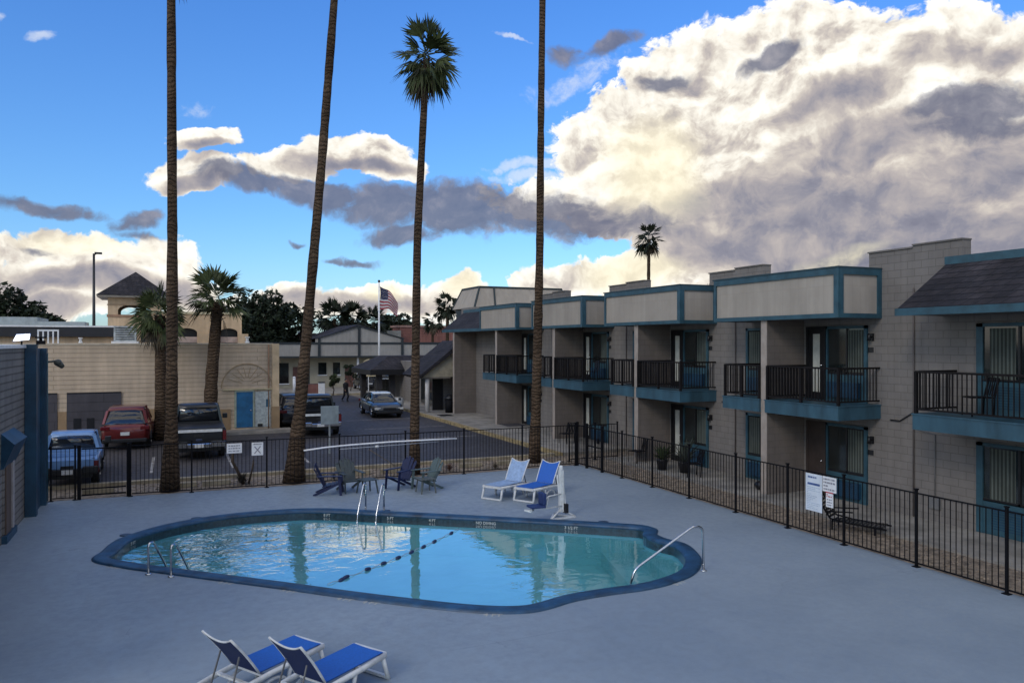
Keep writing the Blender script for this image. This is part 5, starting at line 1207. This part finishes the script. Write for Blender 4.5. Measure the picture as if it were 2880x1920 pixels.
def pickup(label, loc, rz, pm, L=5.5, W=1.98, H=1.88, chrome=True, bed_cover=False, stripe=False, rim=None, group=None):
    """nose along +x, origin on the ground under the middle"""
    t = thing('pickup_truck', label, 'pickup truck', loc, rz, group); h = W/2
    x0, x1 = -L/2, L/2; cb = x0+L*.40     # cab back
    z0, zb = .48, 1.12*H/1.88
    # body sides of the bed
    q = MB()
    for s in (-1, 1): q.loft([[(x, s*(h-.13), z0+.15),(x, s*(h-.01), z0+.1),(x, s*h, zb-.25),(x, s*(h-.02), zb),(x, s*(h-.13), zb)] for x in (x0+.06, cb-.02)], smooth=False)
    q.box(x0+.1, cb, -h+.13, h-.13, z0+.2, z0+.3); q.box(cb-.06, cb-.02, -h+.13, h-.13, z0+.3, zb)
    q.build('bed', pm, t, bevel=.02)
    q = MB().box(x0, x0+.07, -h+.14, h-.14, z0+.17, zb); tg_ = q.build('tailgate', pm, t, bevel=.02)
    MB().box(x0-.012, x0-.001, -.18, .18, zb-.28, zb-.18).build('handle', M_dark, tg_)
    MB().tube([(x0-.004,-.10,zb-.36),(x0-.010,-.10,zb-.36)], .0, 6)
    q = MB().ball((x0-.002,0,zb-.40), .10, 14, (.08,1.25,.5)); q.build('badge', mat('badge_dark', (.02,.03,.07), .3), tg_)
    if bed_cover: MB().box(x0+.05, cb, -h+.05, h-.05, zb+.001, zb+.05).build('bed_cover', M_dark, t, bevel=.02)
    # cab and bonnet
    st = [(cb, h-.01, z0, zb+.02), (cb+1.2, h, z0, zb+.02), (x1-1.45, h, z0, zb+.02), (x1-1.2, h-.01, z0, zb+.0), (x1-.35, h-.03, z0, zb-.06), (x1-.08, h-.08, z0+.03, zb-.16), (x1, h-.16, z0+.1, zb-.30)]
    q = MB().loft([ring(x, w, a, b, 7) for x, w, a, b in st]); body = q.build('body', pm, t)
    gh = [(cb+.04, h-.10, zb, H-.10, h-.26), (cb+.16, h-.10, zb, H-.02, h-.26), (cb+.9, h-.09, zb, H, h-.25), (x1-2.05, h-.09, zb, H-.03, h-.26), (x1-1.75, h-.10, zb, H-.22, h-.22), (x1-1.32, h-.12, zb-.02, zb+.06, h-.14)]
    q = MB().loft([ring(x, w, a-.05, b, 6, wt=wt) for x, w, a, b, wt in gh]); q.build('windows', M_tint, t)
    q = MB().loft([ring(x, wt+.03, b-.10, b+.015, 5) for x, w, a, b, wt in gh[:4]]); q.build('roof', pm, t)
    def pil(*a): MB().bar(*a).build('pillar', pm, t)
    for s in (-1, 1):
        pil((cb+.02,s*(h-.09),zb),(cb+.08,s*(h-.24),H-.06),.10,.07); pil((cb+1.15,s*(h-.07),zb),(cb+1.15,s*(h-.225),H-.04),.08,.04)
        pil((x1-1.30,s*(h-.11),zb),(x1-2.02,s*(h-.24),H-.06),.07,.05)
    pil((cb+.0,-h+.12,zb+.06),(cb+.0,h-.12,zb+.06),.06,.10)
    for s in (-1, 1):
        MB().box(x0-.01, x0+.10, s*(h-.135), s*(h-.005), zb-.42, zb-.06).build('tail_light', M_red, t, bevel=.01)
        MB().box(x1-.20, x1-.03, s*(h-.32), s*(h-.06), zb-.38, zb-.20).build('headlight', M_amber, t, bevel=.02)
        MB().box(cb+2.0, cb+2.12, s*(h+.02), s*(h+.22), zb+.03, zb+.24).build('mirror', M_dark if not chrome else pm, t, bevel=.02)
    bm_ = M_chrome if chrome else M_dark
    q = MB().box(x0-.16, x0-.02, -h+.03, -.42, .50, .72); q.box(x0-.16, x0-.02, .42, h-.03, .50, .72); q.box(x0-.13, x0-.02, -.42, .42, .48, .66)
    rb = q.build('rear_bumper', bm_, t, bevel=.025); MB().box(x0-.145, x0-.131, -.16, .16, .50, .64).build('number_plate', M_plate, rb)
    MB().box(x1-.06, x1+.10, -h+.06, h-.06, .46, .68).build('front_bumper', bm_, t, bevel=.03)
    MB().box(x1-.05, x1+.015, -h+.36, h-.36, .70, zb-.20).build('grille', M_dark, t)
    if stripe: MB().box(x0-.025, x0-.003, -h+.16, h-.16, zb-.10, zb+.01).build('tailgate_strip', M_white, tg_)
    MB().box(x0+.2, x1-.2, -h+.2, h-.2, .32, .52).build('chassis', M_dark, t)
    wheels(t, (x0+1.12, x1-.98), h-.02, .40, rim or M_chrome); return t
def car(label, loc, rz, pm, prof, gh, W=1.85, name='parked_car', cat='car', rim=None, group=None, wx=(.85,.95), wr=.34, roofcol=None):
    t = thing(name, label, cat, loc, rz, group); h = W/2
    q = MB().loft([ring(x, h*w, a, b, 5.5) for x, w, a, b in prof]); q.build('body', pm, t)
    q = MB().loft([ring(x, h*w, a, b, 5, wt=h*wt) for x, w, a, b, wt in gh]); q.build('windows', M_tint, t)
    q = MB().loft([ring(x, h*wt+.015, b-.06, b+.012, 4) for x, w, a, b, wt in gh[1:-1]]); q.build('roof', roofcol or pm, t)
    def pil(*a): MB().bar(*a).build('pillar', pm, t)
    for s in (-1, 1):
        a, b = gh[0], gh[1]; pil((a[0],s*h*a[1]*.97,a[3]-.02),(b[0],s*h*b[4]*1.0,b[3]-.02),.10,.06)
        a, b = gh[-1], gh[-2]; pil((a[0],s*h*a[1]*.97,a[3]-.02),(b[0],s*h*b[4]*1.0,b[3]-.02),.08,.05)
        m_ = (gh[1][0]+gh[-2][0])/2-.05; zz = gh[1][2]; pil((m_,s*h*.93,zz+.04),(m_,s*h*gh[1][4]*1.01,gh[2][3]-.03),.07,.04)
    x0, x1 = prof[0][0], prof[-1][0]; zt = prof[1][3]
    for s in (-1, 1):
        MB().box(x0-.015, x0+.22, s*h*.60, s*h*.97, zt-.24, zt-.08).build('tail_light', M_red, t, bevel=.02)
        MB().box(x1-.30, x1-.02, s*h*.58, s*h*.93, prof[-2][3]-.20, prof[-2][3]-.07).build('headlight', M_amber, t, bevel=.02)
        MB().box(gh[-1][0]-.35, gh[-1][0]-.22, s*h, s*(h+.16), gh[1][2]+.06, gh[1][2]+.2).build('mirror', pm, t, bevel=.02)
    MB().box(x0-.03, x0-.005, -.17, .17, .62, .76).build('number_plate', M_plate, t)
    MB().box(x0-.05, x0+.2, -h*.88, h*.88, .32, .48).build('rear_bumper', M_dark, t, bevel=.03)
    MB().box(x1-.2, x1+.03, -h*.85, h*.85, .26, .42).build('front_bumper', M_dark, t, bevel=.03)
    MB().box(x1-.05, x1+.012, -h*.42, h*.42, .48, .62).build('grille', M_dark, t)
    for s in (-1, 1):
        for xg in (-.95, .0, .85): MB().box(xg, xg+.012, s*(h-.004), s*(h+.004), .42, gh[1][2]-.02).build('door_gap', M_dark, t)
        MB().box(-.15, .0, s*h, s*(h+.02), .80, .83).build('door_handle', M_chrome, t)
    wheels(t, (x0+wx[0], x1-wx[1]), h-.01, wr, rim or M_chrome, .22); return t
P_red = paint('paint_red', (.125,.013,.013)); P_blk = paint('paint_black', (.008,.009,.012)); P_sil = paint('paint_pale_blue', (.16,.30,.56), .2); P_wht = paint('paint_white', (.60,.66,.70), .1); P_gr = paint('paint_graphite', (.02,.022,.028))
N_ = rad(90)
pickup('pale blue pickup parked tail first towards the pool beside the grey building', (-3.02,29.5,-.04), N_+rad(2), P_sil, 5.0, 1.72, 1.56, chrome=False)
pickup('black pickup with chrome bumper and bed cover next to the red car', (1.02,34.7,-.04), N_-rad(1), P_blk, 5.7, 1.98, 1.98, True, True, True)
suv_p = [(-2.30,.80,.45,.98),(-2.22,.93,.33,1.08),(-1.6,1.0,.28,1.08),(0,1.0,.28,1.06),(1.2,1.0,.28,1.02),(1.9,.97,.30,.95),(2.25,.86,.36,.82),(2.32,.70,.45,.70)]
suv_g = [(-2.20,.88,1.0,1.12,.84),(-1.92,.88,1.0,1.66,.72),(-1.2,.90,1.0,1.76,.70),(.2,.90,1.0,1.74,.70),(.62,.89,1.0,1.52,.72),(1.28,.86,.98,1.06,.80)]
car('red estate car parked nose to the garage doors', (-1.72,38.45,-.04), N_-rad(2), P_red, suv_p, suv_g, 1.92)
car('dark sport utility car behind the leaning palm, beside the sand building', (6.1,43.6,-.04), N_, P_gr, suv_p, suv_g, 1.95)
pickup('black pickup with dark cab behind the leaning palm in the middle of the lot', (6.75,40.2,-.04), N_-rad(4), P_blk, 5.6, 2.0, 1.86, True, False, True)
sed_p = [(-2.38,.72,.50,.86),(-2.28,.90,.34,.98),(-1.6,1.0,.26,.98),(0,1.0,.24,.94),(1.1,1.0,.24,.92),(1.9,.97,.26,.82),(2.3,.84,.30,.70),(2.40,.66,.38,.58)]
sed_g = [(-1.85,.80,.88,.98,.74),(-1.15,.84,.88,1.34,.62),(-.5,.86,.88,1.44,.60),(.25,.86,.86,1.42,.60),(.45,.86,.86,1.36,.61),(1.20,.82,.84,.92,.74)]
car('dark sedan with pale roof facing the camera in the car park', (12.0,47.3,-.04), rad(-91), paint('paint_gunmetal', (.035,.042,.052)), sed_p, sed_g, 1.85, roofcol=P_wht)
wb = thing('barrel', 'white barrel standing right behind the dark sedan', 'barrel', (13.55,48.6,-.04)); MB().tube([(0,0,0),(0,0,.3),(0,0,.8),(0,0,.95)], [.27,.31,.31,.26], 16).build('drum', M_white, wb); MB().cyl((0,0),.27,.95,.985,16).build('lid', M_conc, wb)
car('far white car parked against the distant motel', (20.2,73.5,0), rad(5), P_wht, suv_p, suv_g, 1.8)
car('far dark car in front of the distant motel rooms', (16.9,72.2,0), rad(88), P_gr, suv_p, suv_g, 1.8)

# distant yard pieces across the lot
for i, (x, y, h_, s_) in enumerate(((17.3,69.5,1.6,3),(18.6,69.8,1.2,4),(15.0,70.2,1.1,5),(22.5,69.6,1.0,6))):
    tree('garden_bush', ('dark bush under the flag pole','low dark bush right of the flag pole bush','small bush left of the flag pole','round bush by the entrance canopy')[i], (x,y,0), .9,.7,.65, h_+.75, 900, .10, 60+i, M_leafd, 'bushes in the far planting', 8, .05)
bt_ = thing('banner', 'cream round topped banner in front of the far motel', 'banner', (16.4,69.0,0))
MB().box(-.03,.03,0,.05,0,1.5).build('post', M_wht, bt_); MB().extr([(.65*math.cos(a)*1.0, 2.25+.75*math.sin(a)) for a in [math.pi*i/8 for i in range(9)]]+[(-.65,1.4),(.65,1.4)][::1], 'y', -.03, -.001).build('panel', mat('cream_panel', (.50,.42,.26), .7), bt_)
mb_ = thing('utility_box', 'white standing box by the far kerb', 'box', (11.9,67.4,.05))
MB().box(-.25,.25,-.2,.2,0,.95).build('casing', M_wht, mb_, bevel=.02); MB().box(-.28,.28,-.23,.23,.95,1.02).build('lid', M_dark, mb_)
hy = thing('white_bollard', 'short white bollard on the far pavement left of the box', 'bollard', (9.6,67.5,.05)); MB().cyl((0,0),.12,0,1.4,12).build('shaft', M_wht, hy); MB().ball((0,0,1.42),.13,10).build('cap', M_wht, hy)
rc = thing('rust_planter', 'low rust red planter box on the far pavement', 'planter', (11.0,68.6,.05)); MB().box(-1.1,1.1,-.3,.3,0,.8).build('casing', MATS['terracotta'], rc); 
MB().box(-1.0,1.0,-.25,.25,.8,.82).build('soil', M_dark, rc)
lm = thing('lattice_screen', 'pale lattice screen beyond the white sedan', 'screen', (16.6,62.5,0))
q = MB()
for i in range(9): q.bar((-1.2+i*.3,0,.1),(-1.2+i*.3,0,1.5),.06,.03)
for z_ in (.1,.55,1.0,1.5): q.bar((-1.2,.02,z_),(1.2,.02,z_),.06,.03)
q.build('lattice', mat('lattice_grey', (.35,.34,.31), .7), lm); MB().box(-1.2,1.2,.05,.12,0,1.45).build('backing', mat('lattice_back', (.22,.22,.20), .8), lm)

# ================================================================ person walking in the car park
def skin_mesh(name, chains, m, parent, sub=2):
    me = bpy.data.meshes.new(name); vs = []; es = []; rs = []; idx = {}
    def vid(p, r):
        k = tuple(round(x, 4) for x in p)
        if k not in idx: idx[k] = len(vs); vs.append(p); rs.append(r)
        return idx[k]
    for ch in chains:
        last = None
        for p, r in ch:
            i = vid(p, r)
            if last is not None and last != i: es.append((last, i))
            last = i
    me.from_pydata(vs, es, []); o = bpy.data.objects.new(name, me); S.collection.objects.link(o)
    me.materials.append(m)
    if parent: o.parent = parent
    sk = o.modifiers.new('skin', 'SKIN'); sk.use_smooth_shade = True; sk.use_x_symmetry = False
    if not me.skin_vertices: me.attributes
    if len(me.skin_vertices) == 0:
        with bpy.context.temp_override(object=o, active_object=o): pass
    for i, r in enumerate(rs):
        me.skin_vertices[0].data[i].radius = (r, r) if not isinstance(r, tuple) else r
    me.skin_vertices[0].data[0].use_root = True
    ss = o.modifiers.new('sub', 'SUBSURF'); ss.levels = sub; ss.render_levels = sub
    return o
def tube_body(t):
    """one welded surface for body: joined by voxel remesh"""
M_skin = mat('skin', (.30,.17,.11), .6, .08, 20); M_cloth = mat('dark_cloth', (.010,.010,.013), .85, .2, 12); M_cloth2 = mat('dark_trousers', (.012,.012,.02), .85, .2, 12); M_hair = mat('dark_hair', (.012,.009,.008), .7, .2, 30)
pe = thing('person', 'person in dark jacket and trousers walking across the car park', 'person', (12.25,59.0,-.04), rad(-65))
def limb(mb, pts, n=10):
    P_ = [Vector(p) for p, r in pts]; R_ = [r for p, r in pts]
    out, rr = [], []
    for i in range(len(P_)-1):
        for k in range(4):
            u = k/4; out.append(P_[i].lerp(P_[i+1], u)); rr.append(R_[i]*(1-u)+R_[i+1]*u)
    out.append(P_[-1]); rr.append(R_[-1]); mb.tube(out, rr, n)
def blend(name, mb, m, parent, vox=.012):
    o = mb.build(name, m, parent); r_ = o.modifiers.new('weld', 'REMESH'); r_.mode = 'VOXEL'; r_.voxel_size = vox; r_.use_smooth_shade = True
    s_ = o.modifiers.new('smooth', 'SMOOTH'); s_.factor = .5; s_.iterations = 4; return o
# x forward, y left; mid-stride
b = MB()
def sec(z, w, d, x=0): return [(x+d*math.cos(t), w*math.sin(t), z) for t in [2*math.pi*k/16 for k in range(16)]]
b.loft([sec(.84,.15,.10),sec(.92,.165,.115),sec(1.05,.14,.095),sec(1.2,.155,.105,.01),sec(1.34,.185,.11,.01),sec(1.42,.14,.08,.0),sec(1.46,.06,.06,.0)])
limb(b, [((0,0,1.42),.058),((.01,0,1.54),.052)])
b.ball((.025,0,1.63), .105, 14, (.95,.78,1.12)); b.ball((.12,0,1.61), .02, 8, (1,.7,1.2))          # head and nose
for s in (-1, 1):
    b.ball((.02,s*.083,1.625), .022, 8, (1,.4,1.4))                                                 # ears
    b.ball((.105,s*.03,1.645), .012, 6)                                                            # brow and eye swell
b.ball((.112,0,1.575), .018, 8, (.6,1.2,.4))
hip = {1: [((0,.085,.90),.095),((.16,.09,.50),.062),((.20,.09,.44),.056),((.06,.09,.10),.042)], -1: [((0,-.085,.90),.095),((-.06,-.09,.50),.062),((-.09,-.09,.44),.056),((-.34,-.09,.16),.042)]}
arm = {1: [((0,.185,1.38),.052),((-.10,.225,1.12),.042),((-.06,.235,.90),.030)], -1: [((0,-.185,1.38),.052),((.06,-.225,1.12),.042),((.20,-.225,.93),.030)]}
for s in (-1, 1):
    limb(b, hip[s]); limb(b, arm[s]); h_ = Vector(arm[s][-1][0]); d = (h_-Vector(arm[s][-2][0])).normalized()
    limb(b, [(tuple(h_),.028),(tuple(h_+d*.09),.034)])
    for k in range(4): 
        o_ = h_+d*.09+Vector((.012*(k-1.5)*1.4,0,0)); L = (.06,.075,.07,.055)[k]; limb(b, [(tuple(o_),.011),(tuple(o_+d*L*.6),.010),(tuple(o_+d*L+Vector((.012,-s*.012,0))),.008)], 6)
    limb(b, [(tuple(h_+d*.03),.013),(tuple(h_+d*.06+Vector((.045,0,0))),.011),(tuple(h_+d*.09+Vector((.055,0,0))),.009)], 6)
blend('body', b, M_skin, pe)
j = MB(); j.loft([sec(.80,.185,.145),sec(.92,.19,.14),sec(1.05,.175,.125),sec(1.2,.185,.13,.01),sec(1.34,.205,.13,.01),sec(1.43,.15,.10,.0),sec(1.49,.075,.075,.0)])
for s in (-1, 1): limb(j, [(p, r+.022) for p, r in arm[s][:-1]]+[(arm[s][-1][0], .044)])
blend('jacket', j, M_cloth, pe)
j = MB(); j.loft([sec(.80,.165,.12),sec(.95,.172,.125),sec(1.0,.16,.11)])
for s in (-1, 1): limb(j, [(p, r+.022) for p, r in hip[s]])
blend('trousers', j, M_cloth2, pe)
for s, (x, z_) in ((1,(.06,.0)), (-1,(-.34,.03))):
    k = MB().ball((x+.06,s*.09,z_+.045), .075, 12, (1.8,.62,.6)); k.box(x-.06,x+.18,s*.09-.04,s*.09+.04,z_+.0,z_+.02); k.build('shoe', M_dark, pe, bevel=.008)
k = MB().ball((.005,0,1.665), .112, 14, (.98,.85,1.02)); k.build('hair', M_hair, pe)
